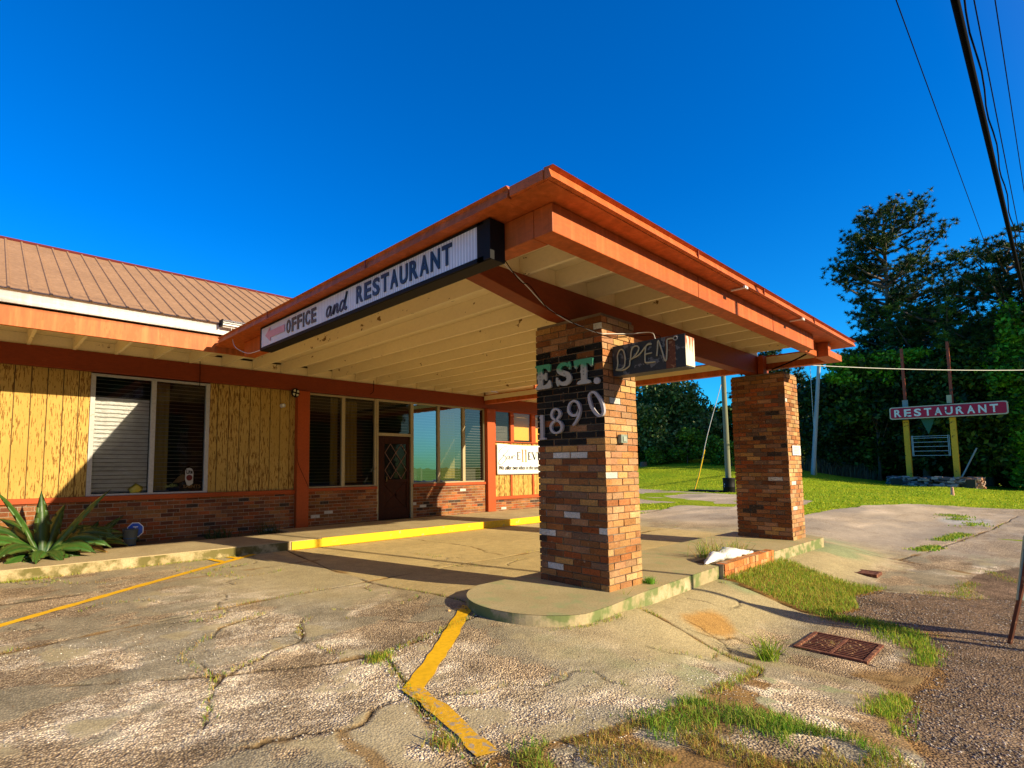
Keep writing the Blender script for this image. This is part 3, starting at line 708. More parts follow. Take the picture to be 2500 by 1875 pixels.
# main beam on the piers, its near end cut to a taper
mb = MB()
mb.prism([(3.34, 3.26, 3.09), (4.60, 3.26, 2.90), (10.70, 3.26, 2.90), (10.70, 3.26, 3.218), (3.34, 3.26, 3.218)], (0, .18, 0))
cpart(mb, 'main_beam', m_beam, bevel=.006)
cpart(B(10.15, 10.32, 3.17, 3.255, 2.9, 3.215), 'beam_block', m_post, bevel=.005)
# perimeter box beams
cpart(B(3.02, 9.12, 2.196, 2.36, 3.0, 3.213), 'front_beam', m_fascia, bevel=.006)
cpart(B(3.02, 3.19, 2.362, 7.80, 3.0, 3.213), 'side_beam', m_fascia, bevel=.006)
mb = MB(); mb.box(9.80, 10.55, 2.18, 2.36, 3.0, 3.10); mb.box(9.80, 9.93, 2.18, 2.36, 3.102, 3.213); mb.box(9.14, 9.795, 2.32, 2.37, 3.01, 3.213)
cpart(mb, 'front_beam', m_fascia, bevel=.005)['label'] = 'broken end of the front beam with a missing board'
cpart(B(10.40, 10.55, 2.362, 9.88, 3.0, 3.213), 'side_beam', m_fascia, bevel=.006)
# soffit and gutters
mb = MB(); mb.box(2.77, 10.55, 2.04, 2.40, 3.217, 3.235); mb.box(2.77, 3.22, 2.402, 8.33, 3.217, 3.235); mb.box(10.38, 10.60, 2.402, 9.88, 3.217, 3.235)
cpart(mb, 'soffit', m_fascia)
mb = MB()
mb.prism([(2.75, 2.00, 3.222), (2.75, 2.02, 3.285), (2.75, 1.985, 3.297), (2.75, 2.06, 3.305), (2.75, 2.06, 3.222)], (7.83, 0, 0))
cpart(mb, 'gutter', m_fascia)
mb = MB()
mb.prism([(2.73, 2.36, 3.215), (2.75, 2.36, 3.283), (2.725, 2.36, 3.300), (2.79, 2.36, 3.305), (2.79, 2.36, 3.215)], (0, 5.75, 0))
cpart(mb, 'gutter', m_fascia)
cpart(B(2.742, 2.80, 2.062, 2.345, 3.222, 3.290), 'gutter_end', m_fascia)
for xj in (4.9, 6.55, 8.4): cpart(B(xj, xj+.012, 1.994, 2.01, 3.224, 3.294), 'gutter_joint', m_beam)
for yj in (4.1, 6.3): cpart(B(2.722, 2.73, yj, yj+.014, 3.222, 3.292), 'gutter_joint', m_beam)
for xj in (5.35, 7.45): cpart(B(xj, xj+.006, 2.1925, 2.199, 3.002, 3.21), 'beam_joint', m_beam)
cpart(B(3.3, 10.5, 2.75, 9.9, 3.420, 3.44), 'roof_deck', m_black)
cpart(MB().prism([(2.79, 2.061, 3.292), (3.3, 2.76, 3.435), (10.5, 2.76, 3.435), (10.58, 2.061, 3.29)], (0, 0, .006)), 'roof_edge', m_fascia)
cpart(MB().prism([(2.79, 2.061, 3.288), (3.3, 2.76, 3.434), (3.3, 8.3, 3.434), (2.79, 8.3, 3.288)], (0, 0, .006)), 'roof_edge', m_fascia)
cpart(B(3.19, 10.40, 2.40, 9.9, 3.406, 3.418), 'ceiling_boards', m_cream)
for x in RX:
    if 3.2 < x < 10.4: cpart(B(x-.022, x+.022, 2.362, 9.92, 3.222, 3.405), 'rafter', m_cream_fine)
mb = MB()
xsr = [3.19]+[x for x in RX if 3.2 < x < 10.4]+[10.4]
for i in range(len(xsr)-1):
    mb.box(xsr[i]+.023, xsr[i+1]-.023, 3.32, 3.36, 3.222, 3.405)
cpart(mb, 'blocking', m_cream_fine)
# cream band of the far edge under the soffit
cpart(B(10.385, 10.398, 2.37, 9.88, 3.10, 3.215), 'edge_trim', m_cream)

# ------------------------------------------------------------ lettering helpers
def plane_m(o, u, v): 
    u = Vector(u); v = Vector(v); n_ = u.cross(v); m = Matrix((u, v, n_)).transposed().to_4x4(); m.translation = Vector(o); return m
def text_geo(body, size, offset=0, extrude=.004, shear=0, sx=1, res=3):
    cu = bpy.data.curves.new('t', 'FONT'); cu.body = body; cu.size = size; cu.extrude = extrude; cu.offset = offset; cu.shear = shear; cu.resolution_u = res
    ob = bpy.data.objects.new('t', cu); COL.objects.link(ob); bpy.context.view_layer.update()
    me = bpy.data.meshes.new_from_object(ob.evaluated_get(bpy.context.evaluated_depsgraph_get()))
    V = [Vector((v.co.x*sx, v.co.y, v.co.z)) for v in me.vertices]; Fc = [list(p.vertices) for p in me.polygons]
    bpy.data.objects.remove(ob); bpy.data.curves.remove(cu); bpy.data.meshes.remove(me); return V, Fc
def fit_text(body, w, h, thick=.06, extrude=.004, shear=0):
    """text scaled to a box w x h, origin at its lower left"""
    V, Fc = text_geo(body, 1.0, min(thick*.5, .03), extrude, shear)
    x0 = min(v.x for v in V); x1 = max(v.x for v in V); y0 = min(v.y for v in V); y1 = max(v.y for v in V)
    return [Vector(((v.x-x0)/(x1-x0)*w, (v.y-y0)/(y1-y0)*h, v.z)) for v in V], Fc
def ribbon(polys, w, ext=.004, seg=10):
    """strokes of a given width drawn as flat extruded ribbons; polys: list of point lists (2d) or (pts, widths)"""
    mb = MB(); zz = 0
    for P in polys:
        ws = None
        if isinstance(P, tuple): P, ws = P
        P = [Vector(p) for p in P]; n = len(P); ws = ws or [w]*n
        L, Rr = [], []
        for i in range(n):
            d = (P[min(i+1, n-1)]-P[max(i-1, 0)]); d = d.normalized() if d.length > 1e-9 else Vector((1,0)); nn = Vector((-d.y, d.x))*ws[i]/2
            L.append(P[i]+nn); Rr.append(P[i]-nn)
        b = len(mb.v)
        for z in (-ext-zz, ext+zz):
            for a in L: mb.v.append((a.x, a.y, z))
            for a in Rr: mb.v.append((a.x, a.y, z))
        for i in range(n-1):
            l0, l1, r0, r1 = b+i, b+i+1, b+n+i, b+n+i+1; o_ = 2*n
            mb.f += [[r0+o_, r1+o_, l1+o_, l0+o_], [l0, l1, r1, r0], [l0+o_, l1+o_, l1, l0], [r0, r1, r1+o_, r0+o_]]
        for i in (0, n-1):
            q = [b+i, b+n+i, b+n+i+2*n, b+i+2*n]; mb.f.append(q if i else q[::-1])
        zz += .0002
    return [Vector(v) for v in mb.v], mb.f
def cat(pts, k=8):
    """Catmull-Rom through 2d points"""
    P = [Vector(p) for p in pts]; P = [P[0]*2-P[1]]+P+[P[-1]*2-P[-2]]; o_ = []
    for i in range(1, len(P)-2):
        for j in range(k):
            t = j/k; a, b, c, d = P[i-1], P[i], P[i+1], P[i+2]
            o_.append(.5*((2*b)+(c-a)*t+(2*a-5*b+4*c-d)*t*t+(3*b-a-3*c+d)*t**3))
    return o_+[P[-2]]
def place(V, m): return [m @ Vector(v) for v in V]

# office sign box on the left edge of the canopy
SX = 2.86
sg = empty('office_sign', (SX, 4.7, 3.0), 'long black light box with pink arrow reading OFFICE and RESTAURANT', 'sign')
mb = MB(); mb.box(SX, SX+.155, 2.63, 6.80, 2.895, 3.208)
mb.build('housing', m_black, sg, bevel=.004)
mb = MB(); mb.box(SX-.012, SX-.001, 2.70, 6.78, 2.90, 2.935); mb.box(SX-.012, SX-.001, 2.70, 6.78, 3.185, 3.206); mb.box(SX-.012, SX-.001, 2.63, 2.765, 2.90, 3.206); mb.box(SX-.012, SX-.001, 6.765, 6.80, 2.90, 3.206)
mb.build('rim', m_black, sg)
def make_face():
    m, n, l, p = nodes('ribbed_white_sign_face'); v = coords(n, l)
    wv = n.new('ShaderNodeTexWave'); wv.wave_type = 'BANDS'; wv.bands_direction = 'Y'; wv.inputs['Scale'].default_value = 9.5; wv.inputs['Distortion'].default_value = 0; l.new(v, wv.inputs['Vector'])
    g = noise(n, l, v, 3, 5)
    c = mix(n, l, ramp(n, l, wv.outputs['Fac'], [(.2, 0.), (.8, 1.)]), (.56,.55,.60), (.80,.79,.83)); c = mix(n, l, ramp(n, l, g, [(.4, .3), (.6, 0.)]), c, (.5,.44,.45))
    l.new(c, p.inputs['Base Color']); p.inputs['Roughness'].default_value = .35; bump(n, l, p, wv.outputs['Fac'], .5, .006); return m
mb = MB()
for a, b_ in ((2.766, 3.72), (3.726, 4.82), (4.826, 5.95), (5.956, 6.764)): mb.box(SX-.008, SX-.0015, a, b_, 2.936, 3.184)
mb.build('sign_face', make_face(), sg)
mO = plane_m((SX-.0125, 6.76, 2.936), (0,-1,0), (0,0,1))
def word(chars, x, y, wch, h, gap, th, name='letter'):
    for ch in chars:
        wv = wch*(.42 if ch == 'I' else 1); V, Fc = fit_text(ch, wv-gap, h, th); MB().add(place([v+Vector((x, y, 0)) for v in V], mO), Fc).build(name, m_blackgl, sg); x += wv
word('OFFICE', .745, .040, .143, .168, .030, .06)
word('RESTAURANT', 2.315, .044, .1425, .174, .026, .06)
# script "and"
S_ = .155
def sc(pts, ox, k=8): return [Vector((1.70+(ox-1.47)+p[0]*S_*1.18, .035+p[1]*S_)) for p in cat(pts, k)]
an = [sc([(.62,.55),(.45,.68),(.22,.55),(.12,.25),(.22,.04),(.42,.12),(.60,.5),(.64,.64),(.56,.2),(.64,.04),(.78,.16),(.95,.45)], 1.47),
      sc([(.95,.45),(1.04,.62),(1.02,.35),(.94,.03),(1.08,.38),(1.28,.62),(1.38,.52),(1.30,.2),(1.36,.04),(1.5,.12),(1.66,.3)], 1.47),
      sc([(2.12,.55),(1.95,.68),(1.74,.55),(1.64,.25),(1.74,.04),(1.92,.12),(2.12,.5),(2.32,1.0),(2.40,1.16),(2.22,.6),(2.14,.2),(2.22,.04),(2.38,.14)], 1.47)]
V, Fc = ribbon(an, .024); MB().add(place(V, mO), Fc).build('script_word', m_blackgl, sg)
ar = MB()
pts = [(.13,.132),(.27,.222),(.27,.172),(.70,.172),(.70,.085),(.29,.085),(.29,.035)]
ar.prism([mO @ Vector((a, b_, 0)) for a, b_ in pts], mO.to_3x3() @ Vector((0,0,.004)))
ar.build('arrow', plain('faded_pink', (.62,.25,.30), .45), sg)

# OPEN neon box on the near pier
os_ = empty('open_sign', (5.0, 2.5, 2.25), 'rusty black box sign with unlit neon tubes reading OPEN on the near pier', 'sign')
m_obox = paint('weathered_black_tin', (.035,.038,.045), wear=(.13,.13,.14), wear_amt=.42, wscale=10, rough=.55, var=.4)
B(4.905, 5.115, 2.16, 2.872, 2.262, 2.555).build('housing', m_obox, os_, bevel=.004)
B(4.897, 4.903, 2.145, 2.868, 2.258, 2.562).build('front_plate', m_obox, os_)
B(4.8955, 4.8965, 2.235, 2.325, 2.262, 2.557).build('rust_panel', m_rust, os_)
def make_rustwhite():
    m, n, l, p = nodes('rust_streaked_white'); v = coords(n, l, (3,3,.45)); a = noise(n, l, v, 14, 4)
    sp = n.new('ShaderNodeSeparateXYZ'); g = n.new('ShaderNodeNewGeometry'); l.new(g.outputs['Position'], sp.inputs[0])
    mr = n.new('ShaderNodeMapRange'); mr.inputs[1].default_value = 2.30; mr.inputs[2].default_value = 2.56; l.new(sp.outputs[2], mr.inputs[0])
    ad = n.new('ShaderNodeMath'); ad.operation = 'MULTIPLY_ADD'; ad.inputs[1].default_value = .45; l.new(mr.outputs[0], ad.inputs[0]); l.new(a, ad.inputs[2])
    l.new(mix(n, l, ramp(n, l, ad.outputs[0], [(.74, 0.), (.86, 1.)]), (.75,.68,.50), (.36,.10,.03)), p.inputs['Base Color']); p.inputs['Roughness'].default_value = .6; return m
B(4.92, 5.10, 2.152, 2.158, 2.275, 2.548).build('end_plate', make_rustwhite(), os_)
mO = plane_m((4.882, 2.85, 2.262), (0,-1,0), (0,0,1))
def oc(pts, k=7): return [mO @ Vector((p.x, p.y, 0)) for p in cat(pts, k)]
tb = MB()
neon = [ [(.03,.055),(.045,.115),(.045,.20),(.075,.252),(.11,.235),(.125,.16),(.115,.085),(.08,.058),(.035,.060),(.03,.052),(.10,.045),(.165,.075),(.175,.13)],
         [(.178,.125),(.20,.24),(.245,.262),(.27,.235),(.25,.19),(.20,.145),(.19,.14)],
         [(.20,.145),(.27,.17),(.335,.235),(.37,.262),(.40,.255)],
         [(.40,.255),(.35,.248),(.335,.20),(.33,.10),(.345,.082),(.43,.078)], [(.33,.165),(.40,.17)],
         [(.445,.13),(.455,.20),(.462,.268),(.475,.25),(.50,.16),(.52,.082),(.535,.085),(.545,.18),(.548,.262),(.575,.272),(.61,.27)] ]
for P in neon: tb.tube(oc(P), .0075, 8)
tb.build('neon_tubes', plain('clouded_glass_tube', (.42,.37,.24), .25), os_, smooth=True)
ring = [mO @ Vector((.625+.018*math.cos(a*math.pi/8), .268+.018*math.sin(a*math.pi/8), 0)) for a in range(17)]
MB().tube(ring, .004, 6).build('tube_ring', m_alu, os_, smooth=True)
tb = MB()
for a, b_ in ((.60,.27),(.10,.05),(.345,.082),(.53,.083)): MB().tube([mO @ Vector((a, b_, 0)), mO @ Vector((a, b_, -.014))], .005, 6).build('tube_support', m_alu, os_)

# EST. 1890 on the near pier
def glyph_obj(name, polys, holes_dark, label, groupn, y0, z0, s, matf, ext=.022, x=4.715):
    m_ = plane_m((x, y0, z0), (0,-1,0), (0,0,1)); mb = MB()
    for P in polys: mb.prism([m_ @ Vector((a*s, b_*s, 0)) for a, b_ in P], m_.to_3x3() @ Vector((0,0,-ext)))
    return mb, m_
def west_mat():
    m, n, l, p = nodes('faded_green_to_grey_letter'); g = n.new('ShaderNodeNewGeometry'); sp = n.new('ShaderNodeSeparateXYZ'); l.new(g.outputs['Position'], sp.inputs[0])
    v = coords(n, l); a = noise(n, l, v, 22, 3); ad = n.new('ShaderNodeMath'); ad.operation = 'MULTIPLY_ADD'; ad.inputs[1].default_value = .07; l.new(a, ad.inputs[0]); l.new(sp.outputs[2], ad.inputs[2])
    l.new(ramp(n, l, ad.outputs[0], [(0, (.38,.38,.37)), (1, (.38,.38,.37))]), p.inputs['Base Color'])
    mr = n.new('ShaderNodeMapRange'); mr.inputs[1].default_value = 2.385; mr.inputs[2].default_value = 2.43; l.new(ad.outputs[0], mr.inputs[0])
    l.new(mix(n, l, mr.outputs[0], (.40,.39,.38), (.05,.30,.17)), p.inputs['Base Color']); p.inputs['Roughness'].default_value = .6; return m
m_west = west_mat(); m_westr = plain('pale_letter_rim', (.50,.52,.52), .6); m_steel = plain('pale_grey_letter', (.40,.38,.41), .4)
def west_letter(ch, y0, z0, label):
    """western slab letter from chunky outline pieces: thick stems, flared bracketed serifs, mid spur"""
    if ch == 'T': P = [[(.0,1.0),(.02,.72),(.08,.66),(.16,.80),(.27,.84),(.27,.60),(.24,.52),(.27,.45),(.27,.18),(.14,.12),(.10,.03),(.14,0),(.60,0),(.64,.03),(.60,.12),(.48,.18),(.48,.45),(.51,.52),(.48,.60),(.48,.84),(.58,.80),(.66,.66),(.72,.72),(.74,1.0),(.68,1.03),(.06,1.03)]]
    if ch == 'E': P = [[(.0,1.0),(.03,.95),(.12,.88),(.12,.58),(.08,.50),(.12,.42),(.12,.14),(.03,.07),(.0,.02),(.08,-.03),(.62,-.03),(.72,.02),(.68,.28),(.62,.33),(.52,.18),(.40,.12),(.34,.14),(.34,.38),(.42,.40),(.46,.32),(.52,.34),(.52,.66),(.46,.68),(.42,.60),(.34,.62),(.34,.86),(.42,.88),(.52,.82),(.60,.68),(.66,.72),(.70,.98),(.62,1.03),(.06,1.03)]]
    if ch == 'S':
        c = cat([(.58,.80),(.46,.90),(.28,.90),(.15,.78),(.16,.64),(.34,.53),(.52,.44),(.60,.28),(.52,.13),(.34,.08),(.18,.14),(.10,.26)], 5)
        P = None
    m_ = plane_m((4.722, y0, z0), (0,-1,0), (0,0,1)); s = .25
    kx = 1.22
    if ch == 'S':
        wd = [.10+.13*math.sin(math.pi*min(1, max(0, i/(len(c)-1)))) for i in range(len(c))]
        V, Fc = ribbon([(c, wd), [(.60,.97),(.66,.80),(.62,.66)], [(.04,.38),(.03,.18),(.10,.02)]], .09, .045)
        mb = MB().add(place([Vector((v.x*s*1.08, v.y*s, v.z*s+.012)) for v in V], m_), Fc)
    else:
        mb = MB()
        for q in P: mb.prism([m_ @ Vector((a*s*kx, b_*s, .0)) for a, b_ in q], m_.to_3x3() @ Vector((0,0,.024)))
    o = mb.build('western_letter', m_west); tag(o, label, 'letter', 'letters and figures mounted on the near pier')
    d = MB()
    for zz in ((.52,) if ch != 'S' else (.50,)):
        for dz in (-.13, 0, .13):
            cx = .375 if ch == 'T' else (.235 if ch == 'E' else .34-dz*.5)
            d.tube([m_ @ Vector((cx*s*kx, (zz+dz)*s, .0242)), m_ @ Vector((cx*s*kx, (zz+dz)*s, .0262))], .008, 10)
    d.build('stud', plain('grey_stud', (.2,.19,.18), .6), o)
    return o
west_letter('E', 3.697, 2.20, 'large slab letter E of the EST. lettering, green fading to grey')
west_letter('S', 3.418, 2.20, 'large slab letter S of the EST. lettering, green fading to grey')
west_letter('T', 3.195, 2.19, 'large slab letter T of the EST. lettering, green fading to grey')
m_ = plane_m((4.722, 2.935, 2.205), (0,-1,0), (0,0,1))
o = MB().tube([m_ @ Vector((0,0,0)), m_ @ Vector((0,0,.024))], .033, 18).build('full_stop', m_steel); tag(o, 'round grey full stop after the T of the EST. lettering', 'letter', 'letters and figures mounted on the near pier')
def digit(ch, y0, z0, w, h, label, rot=0, x=4.718):
    m_ = plane_m((x, y0, z0), (0,-1,0), (0,0,1)) @ Matrix.Rotation(rot, 4, 'Z')
    if ch == '1': polys = [[(.35,1.0),(.35,.0)], ([(.05,.03),(.75,.03)]), [(.12,.86),(.35,.98)]]
    if ch == '8': polys = [(cat([(.5,.53),(.2,.64),(.12,.8),(.28,.97),(.55,1.0),(.78,.9),(.82,.74),(.6,.58),(.5,.53)], 6)), (cat([(.5,.53),(.18,.42),(.03,.24),(.18,.05),(.5,-.01),(.84,.06),(.97,.26),(.8,.44),(.5,.53)], 6))]
    if ch == '9': polys = [cat([(.88,.66),(.7,.45),(.4,.42),(.1,.55),(.05,.75),(.2,.95),(.5,1.02),(.8,.93),(.93,.72),(.86,.42),(.65,.18),(.38,.0)], 6)]
    if ch == '0': polys = [cat([(.5,1.0),(.2,.88),(.06,.5),(.2,.12),(.5,0),(.8,.12),(.94,.5),(.8,.88),(.5,1.0)], 7)]
    pp = []
    for P in polys:
        P = [Vector((a[0]*w, a[1]*h)) for a in P]; n = len(P)
        if ch in '890' and n > 12: pp.append((P, [.018+.012*abs(math.sin(2*math.pi*i/(n-1))) for i in range(n)]))
        else: pp.append((P, [.034 if ch == '1' and i == 0 else .020]*n) if not (ch == '1' and P[0].x == P[-1].x) else (P, [.040]*n))
    V, Fc = ribbon(pp, .022, .016)
    o = MB().add(place([v+Vector((0,0,.014)) for v in V], m_), Fc).build('metal_figure', m_steel)
    tag(o, label, 'letter', 'letters and figures mounted on the near pier'); return o
digit('1', 3.650, 1.645, .11, .265, 'thin grey metal figure 1 low on the left edge of the near pier')
digit('8', 3.500, 1.71, .15, .25, 'thin grey metal figure 8 between the 1 and the 9')
digit('9', 3.275, 1.775, .15, .245, 'thin grey metal figure 9 between the 8 and the tilted 0')
digit('0', 2.945, 1.825, .13, .265, 'thin grey metal figure 0 tilted over the corner of the near pier', R(24), x=4.708)

# ------------------------------------------------------------ banner
bn = MB(); V = []; Fq = []
def by(x, z): return 9.915-.012*math.sin((x-10.9)*3.3)*(1 if z > 1.7 else .3)
nx, nz = 30, 14
for j in range(nz+1):
    for i in range(nx+1):
        x = 10.90+2.35*i/nx; z = 1.118+.845*j/nz-(.035*math.sin(math.pi*i/nx) if j == nz else 0)
        V.append((x, by(x, z)-.012*math.exp(-((z-1.86+.05*math.sin(math.pi*(i/nx)))/.02)**2), z))
for j in range(nz):
    for i in range(nx): a = j*(nx+1)+i; Fq.append([a, a+1, a+nx+2, a+nx+1])
ban = mesh_obj('banner', V, Fq, plain('white_vinyl', (.80,.80,.79), .45), smooth=True)
sm_ = ban.modifiers.new('thick', 'SOLIDIFY'); sm_.thickness = .002
tag(ban, 'white vinyl banner reading Bar E11EVEN on the siding right of the glass door', 'banner')
mB = plane_m((10.90, 9.899, 1.118), (1,0,0), (0,0,1)); bk = MB(); gd = MB()
def bs(pts, w=.013, k=8): return (cat(pts, k), [w]*((len(pts)-1)*k+1))
bar_ = [bs([(.07,.50),(.10,.60),(.24,.71),(.40,.755),(.53,.73),(.55,.66),(.48,.56),(.36,.47),(.27,.40),(.36,.40),(.42,.33),(.38,.22),(.25,.11),(.12,.07),(.05,.10),(.08,.20),(.18,.30),(.30,.38)], .013),
        bs([(.62,.36),(.55,.40),(.47,.33),(.47,.27),(.54,.29),(.62,.38),(.60,.30),(.63,.265),(.69,.31)], .012),
        bs([(.69,.31),(.74,.41),(.74,.28),(.79,.37),(.85,.415),(.93,.38)], .012)]
bq = lambda V: [Vector((.07+(v.x-.07)*.80, .41+(v.y-.26)*.72, v.z)) for v in V]
V, Fc = ribbon(bar_, .016, .002); MB().add(place(bq(V), mB), Fc).build('lettering', m_black, ban)
def serifE(x, w): return [([(x, .26),(x, .55)], [.035,.035]), [(x-.03,.255),(x+w,.255)], [(x-.03,.553),(x+w,.553)], [(x,.405),(x+w*.6,.405)], ([(x+w,.255),(x+w,.31)]), [(x+w,.553),(x+w,.50)]]
V, Fc = ribbon([(p if isinstance(p, tuple) else p) for p in serifE(1.05,.13)+serifE(1.66,.12)+serifE(2.20,.12)], .016, .002); MB().add(place(bq(V), mB), Fc).build('lettering', m_black, ban)
V, Fc = ribbon([([(1.87,.553),(1.99,.26)], [.036,.036]), [(2.10,.553),(1.99,.26)], [(1.83,.553),(1.92,.553)], [(2.05,.553),(2.15,.553)], ([(2.48,.26),(2.48,.55)], [.018,.018]), ([(2.48,.55),(2.60,.26)], [.034,.034])], .014, .002); MB().add(place(bq(V), mB), Fc).build('lettering', m_black, ban)
V, Fc = ribbon([([(x, .17),(x, .66)], [.04,.04]) for x in (1.32, 1.50)]+[[(x-.06,.175),(x+.06,.175)] for x in (1.32,1.50)]+[[(1.25,.645),(1.33,.66)], [(1.43,.645),(1.51,.66)]], .022, .002); gd.add(place(bq(V), mB), Fc)
V, Fc = fit_text('We offer two vibes in the same space', 2.14, .15, .012, .002, .3); MB().add(place([v+Vector((.07, .09, 0)) for v in V], mB), Fc).build('lettering', m_black, ban)
gd.build('gold_figures', plain('gold_print', (.60,.34,.10), .5), ban)

# ------------------------------------------------------------ small things on the wall
fan = empty('wall_fan', (4.92, 9.86, 2.835), 'small round black and white four-bladed spinner high on the wall left of the first post', 'fan')
m_ = plane_m((4.90, 9.87, 2.835), (1,0,0), (0,0,1)); mb = MB()
mb.tube([m_ @ Vector((.085*math.cos(a*math.pi/12), .085*math.sin(a*math.pi/12), 0)) for a in range(25)], .009, 8); mb.tube([m_ @ Vector((0,0,-.03)), m_ @ Vector((0,0,.01))], .085, 20)
mb.build('housing', m_black, fan)
mb = MB()
for k in range(4):
    a = k*math.pi/2+.6
    P = [(.03*math.cos(a-.3), .03*math.sin(a-.3)), (.07*math.cos(a-.45), .07*math.sin(a-.45)), (.076*math.cos(a), .076*math.sin(a)), (.07*math.cos(a+.45), .07*math.sin(a+.45)), (.03*math.cos(a+.3), .03*math.sin(a+.3))]
    mb.prism([m_ @ Vector((p[0], p[1], .014)) for p in P], m_.to_3x3() @ Vector((0,0,.006)))
mb.build('blades', plain('cream_blades', (.62,.58,.4), .5), fan)
mb = MB(); mb.tube([(4.66, 9.99, 2.57), (4.66, 9.90, 2.565)], .042, 16, cap=False); mb.tube([(4.66, 9.99, 2.57), (4.66, 9.91, 2.567)], .032, 16)
o = mb.build('vent_pipe', m_white, smooth=False); tag(o, 'short white plastic pipe sticking out of the yellow siding beside the spinner', 'pipe')
def cable(name, pts, r, mat, label, catn='cable', group=None, k=8, seg=6):
    P = [Vector(p) for p in pts]; Q = [P[0]*2-P[1]]+P+[P[-1]*2-P[-2]]; o_ = []
    for i in range(1, len(Q)-2):
        for j in range(k):
            t = j/k; a, b, c, d = Q[i-1], Q[i], Q[i+1], Q[i+2]; o_.append(.5*((2*b)+(c-a)*t+(2*a-5*b+4*c-d)*t*t+(3*b-a-3*c+d)*t**3))
    o_.append(Q[-2]); o = MB().tube(o_, r, seg).build(name, mat, smooth=True); return tag(o, label, catn, group)
cable('hanging_wire', [(3.03,9.89,3.25),(3.03,9.87,3.05),(3.035,9.88,2.80)], .006, m_wire, 'short black wire end hanging over the red wall beam left of the first post')
cable('hanging_wire', [(6.75,9.80,3.26),(6.78,9.84,3.12),(6.77,9.85,3.02),(6.71,9.87,2.96)], .007, m_wire, 'black cable loop hanging over the red wall beam above the first post window')
cable('wall_wire', [(4.94,9.84,1.7),(4.955,9.84,1.45),(5.10,9.85,1.15),(5.20,9.85,.95),(5.24,9.93,.93)], .004, m_wire, 'thin dark wire slanting down the first orange post')
cable('sign_cable', [(2.80,7.75,3.40),(2.80,7.70,3.25),(2.82,7.6,3.08),(2.90,7.35,2.965),(2.93,7.0,2.95),(2.95,6.82,2.95)], .005, m_wire_w, 'pale cable looping from the roof edge to the office sign box')
cable('power_cable', [(2.97,2.64,3.05),(3.0,2.72,3.0),(3.4,2.829,2.932),(3.6,2.884,2.902),(3.95,2.956,2.812),(4.3,2.99,2.759),(4.45,2.985,2.744),(4.695,2.96,2.708),(4.70,2.862,2.666),(4.79,2.852,2.677),(5.23,2.852,2.747),(5.3,2.67,2.735),(5.03,2.49,2.605),(5.0,2.48,2.555)], .0045, m_wire_w, 'pale twisted cable from the office sign across the near pier top to the OPEN sign')
cable('power_cable', [(2.97,2.64,3.10),(3.02,2.70,3.03),(3.42,2.829,2.905),(3.62,2.884,2.925),(3.97,2.956,2.80),(4.3,2.985,2.775),(4.45,2.98,2.735),(4.695,2.96,2.715),(4.70,2.862,2.650),(4.9,2.852,2.665),(5.23,2.852,2.72),(5.3,2.62,2.70),(5.05,2.44,2.60),(5.02,2.43,2.555)], .0035, m_wire, 'darker cable beside the pale one between the office sign and the OPEN sign')
cable('branch_cable', [(10.0,3.0,2.93),(9.9,2.7,3.0),(9.7,2.45,3.05),(9.3,2.3,3.03)], .012, m_wire, 'thick black cable under the broken end of the front beam')
# small light clips on the gutter soffit
for i, (x, y) in enumerate(((6.05, 2.03), (7.95, 2.03))):
    mb = MB(); mb.box(x-.04, x+.04, y-.03, y-.012, 3.19, 3.215); mb.box(x-.01, x+.01, y-.03, y+.12, 3.195, 3.21)
    o = mb.build('cable_clip', m_white); tag(o, 'white plastic clip under the front gutter, ' + ('the one nearer the corner of the canopy' if i == 0 else 'the one nearer the far pier'), 'clip', 'clips under the front gutter')
# tube light lying on the roof edge
lt = empty('roof_fixture', (3.1, 8.32, 3.55), 'white ribbed strip fitting lying on the eave beside the canopy corner', 'light fixture')
mb = MB(); mb.box(2.84, 3.28, 8.22, 8.33, 3.545, 3.57); mb.box(2.84, 3.28, 8.215, 8.325, 3.582, 3.60); mb.box(2.84, 3.28, 8.21, 8.32, 3.612, 3.63)
mb.build('louvre', m_white, lt, bevel=.004); B(2.82, 2.838, 8.20, 8.335, 3.535, 3.63).build('end_cap', m_black, lt); B(2.85, 3.27, 8.25, 8.30, 3.52, 3.625).build('spine', m_alu, lt)
# box and paper on the piers
bx = B(4.955, 5.075, 2.835, 2.874, 1.588, 1.675).build('switch_box', plain('grey_green_box', (.20,.25,.2), .6), bevel=.005)
tag(bx, 'small grey green metal box on the lit face of the near pier', 'electrical box')
MB().box(4.985, 5.045, 2.828, 2.833, 1.605, 1.655).build('cover', plain('grey_cover', (.32,.36,.3), .5), bx)
pp = MB().box(10.29, 10.71, 2.855, 2.860, 1.52, 1.68).build('notice', plain('grey_white_sheet', (.60,.60,.62), .6), None)
tag(pp, 'white printed notice sheet on the lit face of the far pier', 'notice')
mb = MB()
for k in range(5): mb.box(10.36, 10.36+random.uniform(.2,.3), 2.852, 2.854, 1.645-.024*k, 1.652-.024*k)
mb.build('print', plain('faint_print', (.25,.25,.3), .7), pp)
